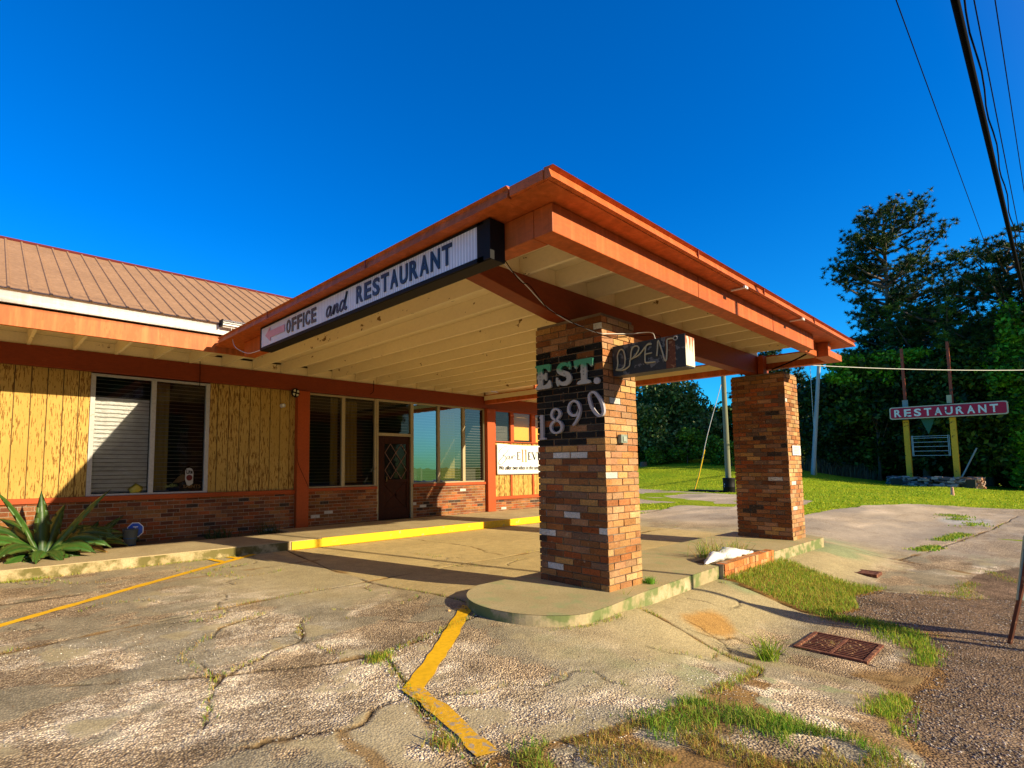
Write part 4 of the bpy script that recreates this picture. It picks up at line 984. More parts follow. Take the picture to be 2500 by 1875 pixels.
# beer sign inside the first window
bs_ = empty('beer_sign', (2.9, 10.03, .93), 'unlit bar sign in the left window, white can reading Lite above SAINTS', 'sign')
mS = plane_m((2.62, 10.045, .93), (1,0,0), (0,0,1))
def pz_(P, z=0, e=.004): 
    m2 = MB(); m2.prism([mS @ Vector((a, b_, z)) for a, b_ in P], mS.to_3x3() @ Vector((0,0,e))); return m2
pz_([(0,0),(.58,0),(.58,.15),(.44,.17),(.40,.30),(.38,.41),(.33,.44),(.27,.43),(.22,.38),(.20,.30),(.10,.22),(.03,.14)], -.008).build('back_plate', m_black, bs_)
pz_([(.265,.20),(.30,.10),(.34,.09),(.40,.13),(.405,.33),(.38,.39),(.34,.41),(.29,.40),(.265,.36)], 0).build('can', m_white, bs_)
V, Fc = fit_text('Lite', .105, .075, .10, .001); MB().add(place([v+Vector((.283, .305, .006)) for v in V], mS), Fc).build('can_lettering', m_black, bs_)
V, Fc = fit_text('SAINTS', .30, .055, .03, .001); MB().add(place([v+Vector((.235, .055, .003)) for v in V], mS), Fc).build('lettering', plain('dull_gold', (.30,.17,.06), .5), bs_)
MB().tube([mS @ Vector((.335,.235,.0045)), mS @ Vector((.335,.235,.007))], .052, 18).build('red_disc', plain('dark_red', (.22,.02,.03), .5), bs_)
pz_([(.06,.15),(.14,.25),(.22,.30),(.26,.28),(.26,.19),(.16,.15)], 0, .003).build('helmet_shape', plain('dull_brown', (.12,.07,.02), .6), bs_)
o = MB().tube([(2.02,10.06,.935),(2.12,10.06,1.0),(2.2,10.06,.98)], [.07,.09,.05], 9).build('yellow_bag', plain('yellow_plastic', (.42,.34,.03), .5), smooth=True)
tag(o, 'crumpled yellow bag on the inner sill of the left window', 'bag')

# bucket and octagonal yard sign
bk_ = empty('bucket', (1.95, 9.5, .14), 'old blue plastic bucket with a grey upper half beside the agave', 'bucket')
def lathe(prof, c, seg=20):
    mb = MB()
    for i, (r_, z) in enumerate(prof):
        for k in range(seg): a = 2*math.pi*k/seg; mb.v.append((c[0]+r_*math.cos(a), c[1]+r_*math.sin(a), c[2]+z))
    for i in range(len(prof)-1):
        for k in range(seg): k2 = (k+1) % seg; mb.f.append([i*seg+k, i*seg+k2, (i+1)*seg+k2, (i+1)*seg+k])
    return mb
m_bl = paint('blue_plastic', (.018,.09,.26), wear=(.05,.12,.22), wear_amt=.4, rough=.5); m_gr = plain('grey_plastic', (.07,.09,.11), .6, spec=.2)
lathe([(0,.0),(.085,.0),(.097,.12)], (1.93,9.46,.142)).build('lower_body', m_bl, bk_, smooth=True)
lathe([(.098,.122),(.112,.235),(.118,.24),(.118,.25),(.105,.25),(.09,.02)], (1.93,9.46,.142)).build('upper_body', m_gr, bk_, smooth=True)
ys_ = empty('yard_sign', (2.06, 9.58, .14), 'small blue octagonal security sign with a white T behind the bucket', 'sign')
mY = plane_m((2.03, 9.60, .36), (.96,-.28,0), (0,0,1))
def octo(r_, z): return [mY @ Vector((r_*math.cos(R(22.5+45*i)), r_*math.sin(R(22.5+45*i)), z)) for i in range(8)]
MB().prism(octo(.125, 0), mY.to_3x3() @ Vector((0,0,.006))).build('rim', m_white, ys_)
MB().prism(octo(.112, .0065), mY.to_3x3() @ Vector((0,0,.002))).build('panel', plain('sign_blue', (.02,.10,.55), .4), ys_)
V, Fc = fit_text('T', .07, .075, .08, .001); mb = MB().add(place([v+Vector((-.035, -.02, .0095)) for v in V], mY), Fc)
for k in range(3): mb.add(*[place([Vector((-.045+.03*k, -.06, .009)), Vector((-.022+.03*k, -.06, .009)), Vector((-.022+.03*k, -.045, .009)), Vector((-.045+.03*k, -.045, .009))], mY), [[0,1,2,3]]])
mb.build('lettering', m_white, ys_)
MB().tube([(2.03,9.605,.12),(2.03,9.605,.3)], .006, 6).build('stake', m_alu, ys_)

# ------------------------------------------------------------ agave
def agave_leaf(base, az, L, w, curve, rise, col, twist=0, nseg=12):
    """one thick channelled blade with toothed margins; rise = start elevation, curve = how far it bends over"""
    V = []; Fq = []; C_ = []; p = Vector(base); el = rise; d2 = Vector((math.cos(az), math.sin(az), 0)); side = Vector((-math.sin(az), math.cos(az), 0))
    side = Matrix.Rotation(twist+.85*math.cos(az), 3, d2) @ side
    for i in range(nseg+1):
        t = i/nseg; ww = w*.80*(.62+.38*math.sin(math.pi/2*min(1, t/.42))) if t < .42 else w*.80*(1-((t-.42)/.58)**1.7)
        ww = max(ww, .004)
        dirv = d2*math.cos(el)+Vector((0,0,1))*math.sin(el); nrm = side.cross(dirv)
        tooth = .006 if i % 2 and i < nseg-1 else 0
        th = .018*(1-t)+.003
        for k, (s_, h_) in enumerate(((-1, .35), (-.5, .08), (0, -.06), (.5, .08), (1, .35))):
            V.append(p+side*s_*(ww/2+tooth*abs(s_))+nrm*(-h_*ww*.35)*-1)
            e = abs(s_); c = [col[q]*(1-.0*e) for q in range(3)]
            if e == 1: c = [.11,.15,.03]
            if t > .93: c = [.10,.05,.03]
            if t < .10: c = [.16, .22, .16]
            C_.append(c)
        V.append(p-nrm*th); C_.append([col[0]*.8, col[1]*.8, col[2]*.8])
        p = p+dirv*(L/nseg); el -= curve/nseg
    for i in range(nseg):
        a = i*6; b = a+6
        for k in range(4): Fq.append([a+k, a+k+1, b+k+1, b+k])
        Fq.append([a+4, a+5, b+5, b+4]); Fq.append([a+5, a, b, b+5])
    return V, Fq, C_
m_agave = attr_mat('agave_skin', rough=.42, nscale=14, namt=.25, bs=.1, spec=.4)
def agave(loc, leaves, label):
    r = empty('agave', loc, label, 'plant', 'agaves beside the walk')
    for (az, L, w, cv, rs, col) in leaves:
        V, Fq, C_ = agave_leaf(Vector(loc)+Vector((math.cos(R(az))*.05, math.sin(R(az))*.05, .02)), R(az), L*1.12, w*1.95, cv, rs, col)
        o = mesh_obj('leaf', V, Fq, m_agave, r, cols=C_, smooth=True)
    return r
GR = (.018,.075,.010); GR2 = (.035,.12,.016); BR = (.42,.16,.03)
# directions: 0 = +X (right along the wall), 270 = towards the drive
big = [(100,.80,.12,.25,1.45,GR),(-15,1.02,.13,.30,1.02,GR2),(178,.95,.14,.45,1.25,GR2),(60,.75,.11,.5,1.15,GR),(205,.95,.15,1.35,.85,GR2),(232,.85,.15,1.5,.75,GR),(160,1.0,.14,1.2,.9,GR),
       (258,.62,.15,1.3,.55,GR2),(285,.55,.15,1.4,.55,GR),(315,.70,.16,1.45,.70,GR2),(335,.80,.15,1.7,.85,GR2),(352,.92,.14,1.6,.85,GR),(10,.95,.13,1.3,.8,GR),(35,.8,.12,1.2,.9,GR),
       (225,.60,.13,1.1,.35,GR2),(190,.9,.13,.8,.55,GR),(130,.8,.12,.9,1.0,GR),(345,.75,.07,1.3,.5,BR),(200,.55,.08,.9,.2,BR),(300,.45,.13,1.0,.30,GR2),(245,.5,.12,1.0,.3,GR),(320,.5,.12,1.2,.4,GR)]
agave((.80, 9.12, .14), big, 'large dark green agave with upright toothed blades at the left end of the walk')
agave((1.38, 9.62, .12), [(20,.60,.09,.5,.95,GR),(345,.62,.08,1.3,.75,GR),(60,.45,.09,.6,1.1,GR),(320,.55,.07,1.2,.6,GR2),(0,.7,.08,1.5,.7,GR),(150,.5,.08,1.0,.9,GR),(290,.35,.06,1.0,.5,BR)], 'smaller shaded agave between the large one and the blue bucket')
agave((.0, 9.45, .12), [(20,.7,.13,1.1,.9,GR2),(340,.65,.12,1.2,.8,GR),(300,.65,.12,1.3,.7,GR2),(60,.7,.12,.8,1.1,GR),(0,.6,.12,.9,.6,GR2),(320,.5,.12,.9,.3,BR),(355,.45,.1,.9,.25,BR)], 'agave cut by the left edge of the photo behind the large one')

# ------------------------------------------------------------ blades, weeds, stones
def blades(pts, h, w, cols, lean=.5, name='grass', label=None, kind='stuff', parent=None, cat_=None, spread=1):
    P = np.asarray(pts, float); n = len(P)
    hh = h*(.45+.9*rng.random(n)); ww = w*(.6+.8*rng.random(n)); az = rng.random(n)*2*np.pi; le = lean*rng.random(n)*spread
    d = np.c_[np.cos(az), np.sin(az)]; fa = rng.random(n)*2*np.pi; sx_ = np.c_[np.cos(fa), np.sin(fa)]*ww[:,None]/2
    b0 = P.copy(); b1 = P.copy(); m0 = P.copy(); m1 = P.copy(); t0 = P.copy()
    b0[:,:2] -= sx_; b1[:,:2] += sx_
    mid = P.copy(); mid[:,:2] += d*(le*hh*.35)[:,None]; mid[:,2] += hh*.55
    m0 = mid.copy(); m1 = mid.copy(); m0[:,:2] -= sx_*.75; m1[:,:2] += sx_*.75
    t0[:,:2] += d*(le*hh*1.1)[:,None]; t0[:,2] += hh*(1-.35*le)
    V = np.stack([b0, b1, m1, m0, t0, t0], 1).reshape(-1, 3)
    i = np.arange(n)[:,None]*6
    Fq = np.concatenate([np.c_[i, i+1, i+2, i+3], np.c_[i+3, i+2, i+4, i+5]])
    t0o = V.reshape(n,6,3); 
    sxs = np.c_[sx_*.08, np.zeros(n)]; V = V.reshape(n,6,3); V[:,4] += sxs; V[:,5] -= sxs; V = V.reshape(-1,3)
    ci = rng.integers(0, len(cols), n); c = np.asarray(cols)[ci]*(.7+.6*rng.random(n))[:,None]
    c = np.repeat(c, 6, axis=0)
    o = mesh_obj(name, V, Fq, m_grass, parent, cols=c)
    if kind: tag(o, label, None, None, kind)
    elif cat_: tag(o, label, cat_)
    return o
GC = [(.19,.36,.025),(.29,.43,.035),(.40,.45,.05),(.13,.29,.02),(.46,.42,.07)]
DRY = [(.52,.34,.08),(.40,.22,.05),(.46,.37,.10),(.28,.16,.05),(.32,.35,.05)]
def in_poly_pts(P, n):
    P = np.array(P); lo = P.min(0); hi = P.max(0); q = lo+(hi-lo)*rng.random((n*3, 2)); k = inpoly(q[:,0], q[:,1], [tuple(p) for p in P]); return q[k][:n]
def along(P, n, w, clump=.0):
    P = np.array(P, float); seg = np.linalg.norm(np.diff(P, axis=0), axis=1); cum = np.r_[0, np.cumsum(seg)]; t = rng.random(n)*cum[-1]
    i = np.clip(np.searchsorted(cum, t)-1, 0, len(seg)-1); f = (t-cum[i])/seg[i]; q = P[i]+(P[i+1]-P[i])*f[:,None]; q += rng.normal(0, w/2, q.shape)
    if clump: q = q[fbm(q[:,0]+3, q[:,1], 1.6, 3) > clump]
    return q
def z3(q, dz=0): return np.c_[q, hgt(q[:,0], q[:,1])+dz]
q = in_poly_pts(TRI, 9000); blades(z3(q, .015), .055, .005, GC+[(.36,.33,.05)], .9, 'grass', 'thick green grass patch between the island kerb and the drain')
q = np.r_[in_poly_pts([(6.9,2.2),(8.6,2.4),(8.7,1.6),(8.0,1.75),(7.0,1.6)], 1100)]; blades(z3(q, .015), .05, .005, [(.55,.46,.08),(.46,.44,.07)], .9, 'grass')
STR = [(6.90,1.58),(6.88,1.2),(6.75,1.0),(6.16,.84),(5.59,.78),(5.15,.84),(4.65,.80),(3.92,.76),(3.70,.67)]
q = along(STR, 3800, .10, .44); blades(z3(q), .045, .005, GC, .9, 'grass')
q = along([(6.8,1.68),(6.84,1.3),(6.3,1.0)], 1200, .16, .40); blades(z3(q), .05, .005, GC, .9, 'grass')
VG = [(2.0,1.76),(2.29,1.70),(2.88,1.53),(3.46,1.40),(3.55,1.25),(3.42,1.0),(3.5,.75),(3.3,.5),(2.6,.95),(1.9,1.4)]
q = in_poly_pts(VG, 11000); q = q[fbm(q[:,0], q[:,1], 4.5, 3) > .47]; blades(z3(q), .036, .0035, DRY+[(.30,.36,.05),(.50,.36,.12)], 1.2, 'grass')
q = np.r_[along([(2.05,1.66),(2.4,1.58),(2.9,1.42),(3.1,1.35)], 1500, .16, .46), along([(3.22,1.22),(3.30,1.05),(3.28,.9),(3.34,.68)], 2200, .16, .43), along([(2.0,1.72),(2.9,1.45),(3.3,1.3)], 900, .14, .45), along([(3.18,1.5),(3.3,1.4)], 200, .05)]
blades(z3(q), .052, .0040, [(.13,.30,.02),(.20,.40,.03),(.30,.42,.05),(.40,.40,.08)], 1.1, 'grass')
q = np.concatenate([along(CR[0], 900, .05, .50), along(CR[2], 700, .05, .48), along(CR[1], 260, .03, .52), along(CR[3], 900, .05, .44), along([(2.35,3.26),(2.18,3.18)], 220, .05), along(CR2[0], 300, .04, .5), along(CR2[1], 200, .04, .5),
          along([(-4,8.17),(3.3,8.17)], 1500, .035, .50), along([(.3,8.15),(.75,8.15)], 300, .05), along(CR[6], 300, .06, .5), along([(9.0,1.2),(9.12,.85),(9.7,.92),(10.4,.88)], 900, .10, .42), along([(10.6,.5),(11.4,.8)], 250, .1), along(CR[8], 100, .04, .6), along([(3.55,2.7),(3.9,2.58),(4.4,2.56)], 120, .03)]+[along(_P, 90, .025, .53) for _P in CR3])
blades(z3(q), .032, .004, GC+DRY[:3], 1.0, 'grass')
q = np.r_[along([(13.2,1.8),(14,1.65)], 500, .15), along([(15.2,1.75),(17,1.55)], 700, .15), along([(19,1.6),(23,2.3)], 1500, .35, .5), along(CR[11], 300, .1, .5), along([(11.5,4.15),(17.2,4.58)], 400, .08, .5)]
blades(z3(q), .05, .02, GC, .9, 'grass')
# lawn tufts near enough to show
def lawn_pts(n, x0, x1, y0, y1):
    q = np.c_[x0+(x1-x0)*rng.random(n)**1.3, y0+(y1-y0)*rng.random(n)]; return q[inpoly(q[:,0]+.1, q[:,1], LAWN) | inpoly(q[:,0], q[:,1], PATCH)]
q = lawn_pts(60000, 15.5, 46, -6, 24); gz_ = hgt(q[:,0], q[:,1])-.02+(fbm(q[:,0], q[:,1], .35)-.5)*.10
blades(np.c_[q, gz_], .05, .03, [(.24,.40,.014),(.38,.48,.018),(.52,.52,.025),(.16,.32,.012)], .8, 'grass', 'short mown lawn grass')
# clumps that stand out on their own
def weed(x, y, z, n, h, r_, label, cols=GC, lean=1.0, w=.006):
    q = np.c_[rng.normal(x, r_, n), rng.normal(y, r_, n), np.full(n, z)]
    o = blades(q, h, w, cols, lean, 'weed_clump', None, None); tag(o, label, 'weed', 'weed clumps'); return o
weed(4.95,1.63,-.19, 150, .19, .035, 'spiky grass clump in the crack beside the big drain grate', lean=1.6)
weed(4.78,2.76,.0, 14, .22, .008, 'tall thin grass stalk growing at the island kerb below the near pier', lean=.5)
weed(4.36,2.62,.0, 60, .08, .035, 'low leafy weed at the foot of the rounded island end', [(.10,.22,.03),(.14,.26,.03)])
weed(5.40,2.83,.15, 160, .07, .028, 'round green weed on the island against the near pier', [(.12,.30,.02),(.16,.36,.03)])
weed(7.45,3.02,.15, 150, .26, .10, 'wiry weeds growing over the white bag in the planter', GC+DRY[:2], 1.3)
weed(8.0,2.95,.15, 90, .22, .08, 'weeds at the right end of the planter behind the bag', GC+DRY[:2], 1.3)
weed(2.27,3.22,.0, 160, .05, .045, 'small green tuft in the slab joint left of the yellow line', lean=1.2)
weed(1.83,2.05,.0, 110, .05, .04, 'yellowish tuft in the crack near the bottom of the yellow line', DRY+GC[:2])
weed(3.32,9.50,.12, 90, .22, .12, 'dark weeds in the shaded bed under the left window', [(.03,.06,.02),(.05,.09,.02)], 1.5, .012)
weed(4.2,9.55,.12, 80, .24, .10, 'dark weeds in the shaded bed near the first post', [(.03,.06,.02),(.05,.09,.02)], 1.5, .012)
# loose stones and broken aggregate
def stones(q, smin, smax, cols, name='gravel', dz=0):
    n = len(q); s_ = smin+(smax-smin)*rng.random(n)**2.2
    base = np.array([[1,0,0],[-1,0,0],[0,1,0],[0,-1,0],[0,0,1],[0,0,-1]], float)
    F0 = np.array([[0,2,4],[2,1,4],[1,3,4],[3,0,4],[2,0,5],[1,2,5],[3,1,5],[0,3,5]])
    a = rng.random(n)*2*np.pi; J = .7+.6*rng.random((n,6,1)); V = base[None]*J*s_[:,None,None]; V[:,:,2] *= .6
    c, s2 = np.cos(a)[:,None], np.sin(a)[:,None]; x_, y_ = V[:,:,0].copy(), V[:,:,1].copy(); V[:,:,0] = x_*c-y_*s2; V[:,:,1] = x_*s2+y_*c
    V[:,:,0] += q[:,0:1]; V[:,:,1] += q[:,1:2]; V[:,:,2] += (hgt(q[:,0], q[:,1])+dz)[:,None]
    Fq = (F0[None]+np.arange(n)[:,None,None]*6).reshape(-1,3); ci = rng.integers(0, len(cols), n); C_ = np.repeat(np.asarray(cols)[ci]*(.6+.8*rng.random(n))[:,None], 6, axis=0)
    o = mesh_obj(name, V.reshape(-1,3), Fq, m_stone, cols=C_); tag(o, kind='stuff'); return o
m_stone = attr_mat('stone_chips', rough=.8, namt=0, bs=0, spec=.3)
SCOL = [(.42,.36,.28),(.55,.50,.42),(.30,.24,.18),(.20,.17,.15),(.62,.58,.5),(.36,.26,.17)]
q = np.c_[3.6+5.6*rng.random(16000)**1.2, -.6+2.3*rng.random(16000)]
gm = inpoly(q[:,0], q[:,1], [(8.6,1.72),(9.0,.82),(9.15,.66),(9.9,.95),(10,-1),(3.4,-1),(3.72,.62),(4.03,.70),(4.86,.76),(5.73,.70),(6.3,.9),(6.75,1.1),(6.75,1.62)])
stones(q[gm], .004, .012, [(.16,.13,.12),(.24,.2,.17),(.10,.09,.09),(.40,.35,.3),(.30,.22,.16)], dz=.001)
q = np.c_[-.3+4.2*rng.random(16000), 1.2+4.0*rng.random(16000)]; k = (fbm(q[:,0], q[:,1], .9, 5) > .49) & (fbm(q[:,0], q[:,1], 3, 3) > .42) & (~inpoly(q[:,0], q[:,1], [(2.6,5.3),(2.3,3.4),(2.2,2.6),(3.2,1.9),(4,2.2),(4,5.3)]))
stones(q[k], .0025, .0075, SCOL, dz=.001)
q = along(CR[2]+[(1.8,1.6)], 900, .10, .35); stones(q, .004, .011, SCOL)
q = np.concatenate([along(_P, 70, .05) for _P in CR3+CR2[:5]]); stones(q, .002, .007, SCOL+[(.25,.14,.05),(.32,.18,.06)])
q = np.c_[-.5+6.5*rng.random(1500), 1.3+6.3*rng.random(1500)]; stones(q, .002, .006, SCOL+[(.25,.14,.05)])
q = along([(2.0,2.0),(2.7,1.8),(3.4,1.6),(4.1,1.6)], 1400, .14); stones(q, .003, .008, SCOL)
# fallen clump of debris at the island tip
q = rng.normal(0, 1, (60,2))*[.05,.03]+[3.50,3.62]; stones(q, .01, .03, [(.42,.22,.07),(.30,.16,.06),(.5,.3,.12)], 'debris')

# ------------------------------------------------------------ drains, planter, bag
def grate(loc, lx, ly, nb, label, debris):
    g = empty('drain_grate', loc, label, 'drain grate', 'drain grates in the paving')
    x, y, z = loc; mb = MB(); t = .03
    mb.box(x, x+lx, y, y+t, z-.05, z+.014); mb.box(x, x+lx, y+ly-t, y+ly, z-.05, z+.014); mb.box(x, x+t, y+t, y+ly-t, z-.05, z+.014); mb.box(x+lx-t, x+lx, y+t, y+ly-t, z-.05, z+.014)
    mb.build('rim', m_rust, g, bevel=.003)
    mb = MB()
    for r_ in range(2):
        for i in range(nb):
            xx = x+t+(lx-2*t)*(i+.5)/nb; ya_ = y+t+(ly-2*t)*(r_*.5)+.01; mb.box(xx-.011, xx+.011, ya_, ya_+(ly-2*t)*.5-.02, z-.02, z+.008)
    mb.box(x+t, x+lx-t, y+ly/2-.012, y+ly/2+.012, z-.02, z+.010)
    mb.build('bars', m_rust, g, bevel=.002)
    MB().box(x+t, x+lx-t, y+t, y+ly-t, z-.3, z-.045).build('pit', plain('dark_pit', (.02,.012,.008), .9), g)
    if debris:
        q = np.c_[rng.normal(x+lx*.62, lx*.14, 900), rng.normal(y+ly*.50, ly*.17, 900)]; q = q[(q[:,0] > x+t) & (q[:,0] < x+lx-t) & (q[:,1] > y+t) & (q[:,1] < y+ly-t)]
        o = stones(q, .006, .02, [(.20,.10,.04),(.30,.17,.07),(.14,.08,.04),(.4,.3,.15)], 'leaf_litter', .002)
grate((5.47,1.10,-.196), .62, .50, 11, 'large rusty drain grate half filled with brown leaf litter in the front apron', True)
grate((9.60,1.76,-.165), .34, .38, 12, 'smaller rusty drain grate beyond the grass patch', False)
pl = empty('brick_planter', (7.7,2.8,0), 'low orange brick edging set into the island kerb and holding a white bag', 'planter')
mb = MB()
x = 6.96; 
while x < 8.60:
    for r_ in range(2):
        c = random.choice([(.52,.20,.06),(.60,.26,.09),(.48,.16,.05),(.62,.32,.14)]); mb.box(x+.004, x+.096, 2.700+random.uniform(-.004,.004), 2.80, .01+.085*r_, .088+.085*r_, c, .002)
    x += .10
mb.build('bricks', m_brick, pl)
B(6.95, 8.62, 2.712, 2.795, -.02, .172).build('mortar', m_mortar, pl)
B(6.97, 8.6, 2.80, 3.06, .1, .158).build('soil', paint('planter_soil', (.12,.08,.04), rough=1, var=.3, bs=1), pl)
def sack():
    V = []; Fq = []; n, m2 = 26, 14
    for i in range(n+1):
        t = i/n; cx = 6.86+1.42*t; cy = 2.88+.03*math.sin(5*t); r_ = .085*(math.sin(math.pi*t)**.55)*(1-.25*math.sin(9*t+1.2)**2)+.008; hz = r_*(.62+.35*math.sin(3.2*t+.2))
        for k in range(m2):
            a = 2*math.pi*k/m2; j = 1+.14*math.sin(4*a+9*t)+.13*math.sin(23*t+2*a)+.12*math.sin(41*t-3*a)+random.uniform(-.10,.10)
            V.append((cx+.02*math.sin(3*a+7*t), cy+r_*math.cos(a)*j, .165+max(-.01, hz*.6+hz*.75*math.sin(a)*j)))
    for i in range(n):
        for k in range(m2): k2 = (k+1) % m2; Fq.append([i*m2+k, i*m2+k2, (i+1)*m2+k2, (i+1)*m2+k])
    return V, Fq
V, Fq = sack(); o = mesh_obj('plastic_bag', V, Fq, plain('bag_plastic', (.80,.80,.79), .35), None, smooth=True); tag(o, 'crumpled white plastic bag lying along the brick planter', 'bag')

# A-board leg and panel at the right edge of the photo
ab = empty('sandwich_board', (7.03,.41,-.2), 'rusty sign stand with pale green panel, cut by the right edge', 'sign stand')
mb = MB(); mb.tube([(7.03,.41,-.2),(6.93,.30,.32),(6.85,.22,.78)], .017, 6); mb.build('leg', m_rust, ab)
mb = MB(); mb.tube([(7.55,-.25,-.2),(7.45,-.36,.32),(7.36,-.44,.78)], .017, 6); mb.build('leg', m_rust, ab)
mb = MB(); mb.prism([(6.935,.335,.20),(6.85,.255,.76),(7.37,-.42,.76),(7.46,-.33,.20)], (.012,.010,0)); mb.build('panel', plain('pale_green_board', (.30,.42,.36), .6), ab)
# the posts and pole behind the camera's right shoulder whose shadows cross the apron
sp = empty('service_mast', (8.5,-4.8,-.2), 'tall thin steel mast outside the right edge whose shadow crosses the island', 'mast')
MB().tube([(8.2,-4.2,-.2),(8.2,-4.2,6.2)], .042, 8).build('tube', m_alu, sp)

o = B(8.14, 8.25, -2.66, -2.56, -.2, 1.6).build('timber_post', m_bark); tag(o, 'square timber post outside the right edge whose shadow crosses the asphalt', 'post')

# ------------------------------------------------------------ far things
def upole(name, x, y, z0, z1, r0, r1, mat, label, cat_='utility pole', lean=(0,0), n=12):
    pts = [(x+lean[0]*i/n, y+lean[1]*i/n, z0+(z1-z0)*i/n) for i in range(n+1)]
    o = MB().tube(pts, [r0+(r1-r0)*i/n for i in range(n+1)], 12).build(name, mat, smooth=True); return tag(o, label, cat_)
upole('utility_pole', 29.2, 10.95, -.1, 8.5, .135, .10, m_pole, 'greenish wooden utility pole rising behind the black barrel')
ba = empty('barrel', (28.95,10.80,0), 'black plastic drum marked with a white S at the foot of the utility pole', 'barrel')
lathe([(0,0),(.26,0),(.275,.05),(.265,.25),(.28,.27),(.28,.31),(.265,.33),(.27,.66),(.28,.69),(.26,.74),(0,.74)], (28.85,10.80,-.03)).build('drum', m_black, ba, smooth=True)
V, Fc = fit_text('S', .16, .24, .08, .004); mD = plane_m((28.60,10.93,.22), (.36,-.93,0), (0,0,1)); MB().add(place(V, mD), Fc).build('letter', m_white, ba)
cable('guy_wire', [(29.1,12.35,.7),(29.3,11.9,2.9),(29.6,11.2,5.6)], .018, m_wire_w, 'pale guy wire running up from the yellow guard near the utility pole', 'guy wire')
o = MB().tube([(29.0,12.58,-.05),(29.1,12.35,.75),(29.25,12.05,2.15)], .032, 8).build('guy_guard', plain('yellow_guard', (.80,.50,.01), .5)); tag(o, 'slanted yellow plastic guy guard standing in the grass left of the utility pole', 'guy guard')
o = MB().prism([(28.2,11.2,.02),(29.1,11.0,.02),(29.3,12.6,.02),(28.6,12.7,.02)], (0,0,.05)).build('black_sheet', m_black); tag(o, 'flat black plastic lying on the grass left of the barrel', 'plastic sheet')
upole('utility_pole', 45.5, 11.5, .4, 9.9, .14, .11, m_pole2, 'pale grey leaning utility pole at the left edge of the dark trees', lean=(.3,-.85))
cable('guy_wire', [(46.0,11.38,2.9),(46.1,11.40,9.0)], .02, m_wire_w, 'thin vertical guy wire beside the pale leaning pole', 'guy wire')
o = MB().tube([(46.0,11.4,.5),(46.0,11.38,2.9)], .045, 8).build('guy_guard', plain('orange_guard', (.62,.36,.08), .5)); tag(o, 'upright orange guy guard in front of the dark trees beside the pale pole', 'guy guard')
o = lathe([(0,0),(.42,0),(.30,.1),(.26,.4),(.22,.46),(0,.44)], (42.3,22.3,1.15), 12).build('tree_stump', m_bark); tag(o, 'brown tree stump on the rise seen just right of the near pier', 'stump')
o = lathe([(0,0),(.07,0),(.055,.38),(0,.42)], (35.1,3.45,-.12), 8).build('survey_stake', plain('pink_stake', (.62,.32,.22), .7)); tag(o, 'short pinkish stake in the lawn in front of the stone base', 'stake')

# pylon sign
py = empty('pylon_sign', (45.9,5.3,0), 'tall roadside pylon with a long red RESTAURANT board, empty letter frame and yellow posts', 'sign')
m_yp = paint('yellow_rusty_post', (.95,.47,.03), wear=(.18,.07,.02), wear_amt=.38, wscale=5, rough=.7)
m_rp = paint('rusty_red_post', (.38,.075,.04), wear=(.10,.05,.03), wear_amt=.4, wscale=5, rough=.7)
mb = MB(); mb.box(46.35,46.65,6.34,6.61,-.1,4.2); mb.build('post', m_yp, py); mb = MB(); mb.box(45.85,46.15,4.10,4.37,-.1,4.2); mb.build('post', m_yp, py)
mb = MB(); mb.box(46.4,46.6,6.36,6.50,4.2,8.95); mb.build('upper_post', m_rp, py); mb = MB(); mb.box(45.9,46.1,4.14,4.27,4.2,8.95); mb.build('upper_post', m_rp, py)
def rrect(y0, y1, z0, z1, r_, x):
    P = []
    for (cy, cz, a0) in ((y1-r_, z1-r_, 0), (y0+r_, z1-r_, 90), (y0+r_, z0+r_, 180), (y1-r_, z0+r_, 270)):
        for k in range(5): a = R(a0+90*k/4); P.append((x, cy+r_*math.cos(a), cz+r_*math.sin(a)))
    return P
MB().prism(rrect(1.87, 7.12, 4.24, 5.02, .12, 45.60), (.22,0,0)).build('board_rim', plain('cream_rim', (.62,.55,.40), .5), py)
MB().prism(rrect(1.93, 7.06, 4.30, 4.96, .10, 45.585), (.012,0,0)).build('board', paint('red_sign_paint', (.55,.015,.055), wear=(.32,.02,.04), wear_amt=.3, rough=.5), py)
mR = plane_m((45.575, 6.90, 4.38), (0,-1,0), (0,0,1))
m_let = paint('flaking_white_letters', (.85,.85,.80), wear=(.06,.06,.07), wear_amt=.38, wscale=4, rough=.6)
for i, ch in enumerate('RESTAURANT'):
    V, Fc = fit_text(ch, .34, .48, .14, .01); MB().add(place([v+Vector((.02+i*.475, .0, 0)) for v in V], mR), Fc).build('letter', m_let, py)
mb = MB()
for z in (1.90, 2.18, 2.46, 2.74, 3.00, 3.12): mb.box(46.0,46.03,4.50,6.16,z-.012,z+.014)
for y in (4.46, 4.52, 6.14, 6.19): mb.box(45.98,46.05,y-.014,y+.014,1.86,3.16)
mb.build('letter_frame', plain('pale_blue_frame', (.36,.47,.52), .5), py)
MB().prism([(46.0,5.70,4.22),(46.0,5.04,4.22),(46.0,5.37,3.24)], (.1,0,0)).build('triangle', plain('dark_green_triangle', (.01,.10,.05), .5), py)
mb = MB(); mb.box(46.3,46.34,6.28,6.56,5.06,5.52); mb.build('small_panel', plain('grey_panel', (.36,.34,.28), .6), py); mb = MB(); mb.box(45.8,45.84,4.19,4.42,5.10,5.60); mb.build('small_panel', plain('cream_panel', (.50,.45,.26), .6), py)
MB().tube([(47.8,4.30,.3),(47.9,3.45,2.35)], .045, 6).build('stay', plain('grey_stay', (.5,.47,.42), .6), py)
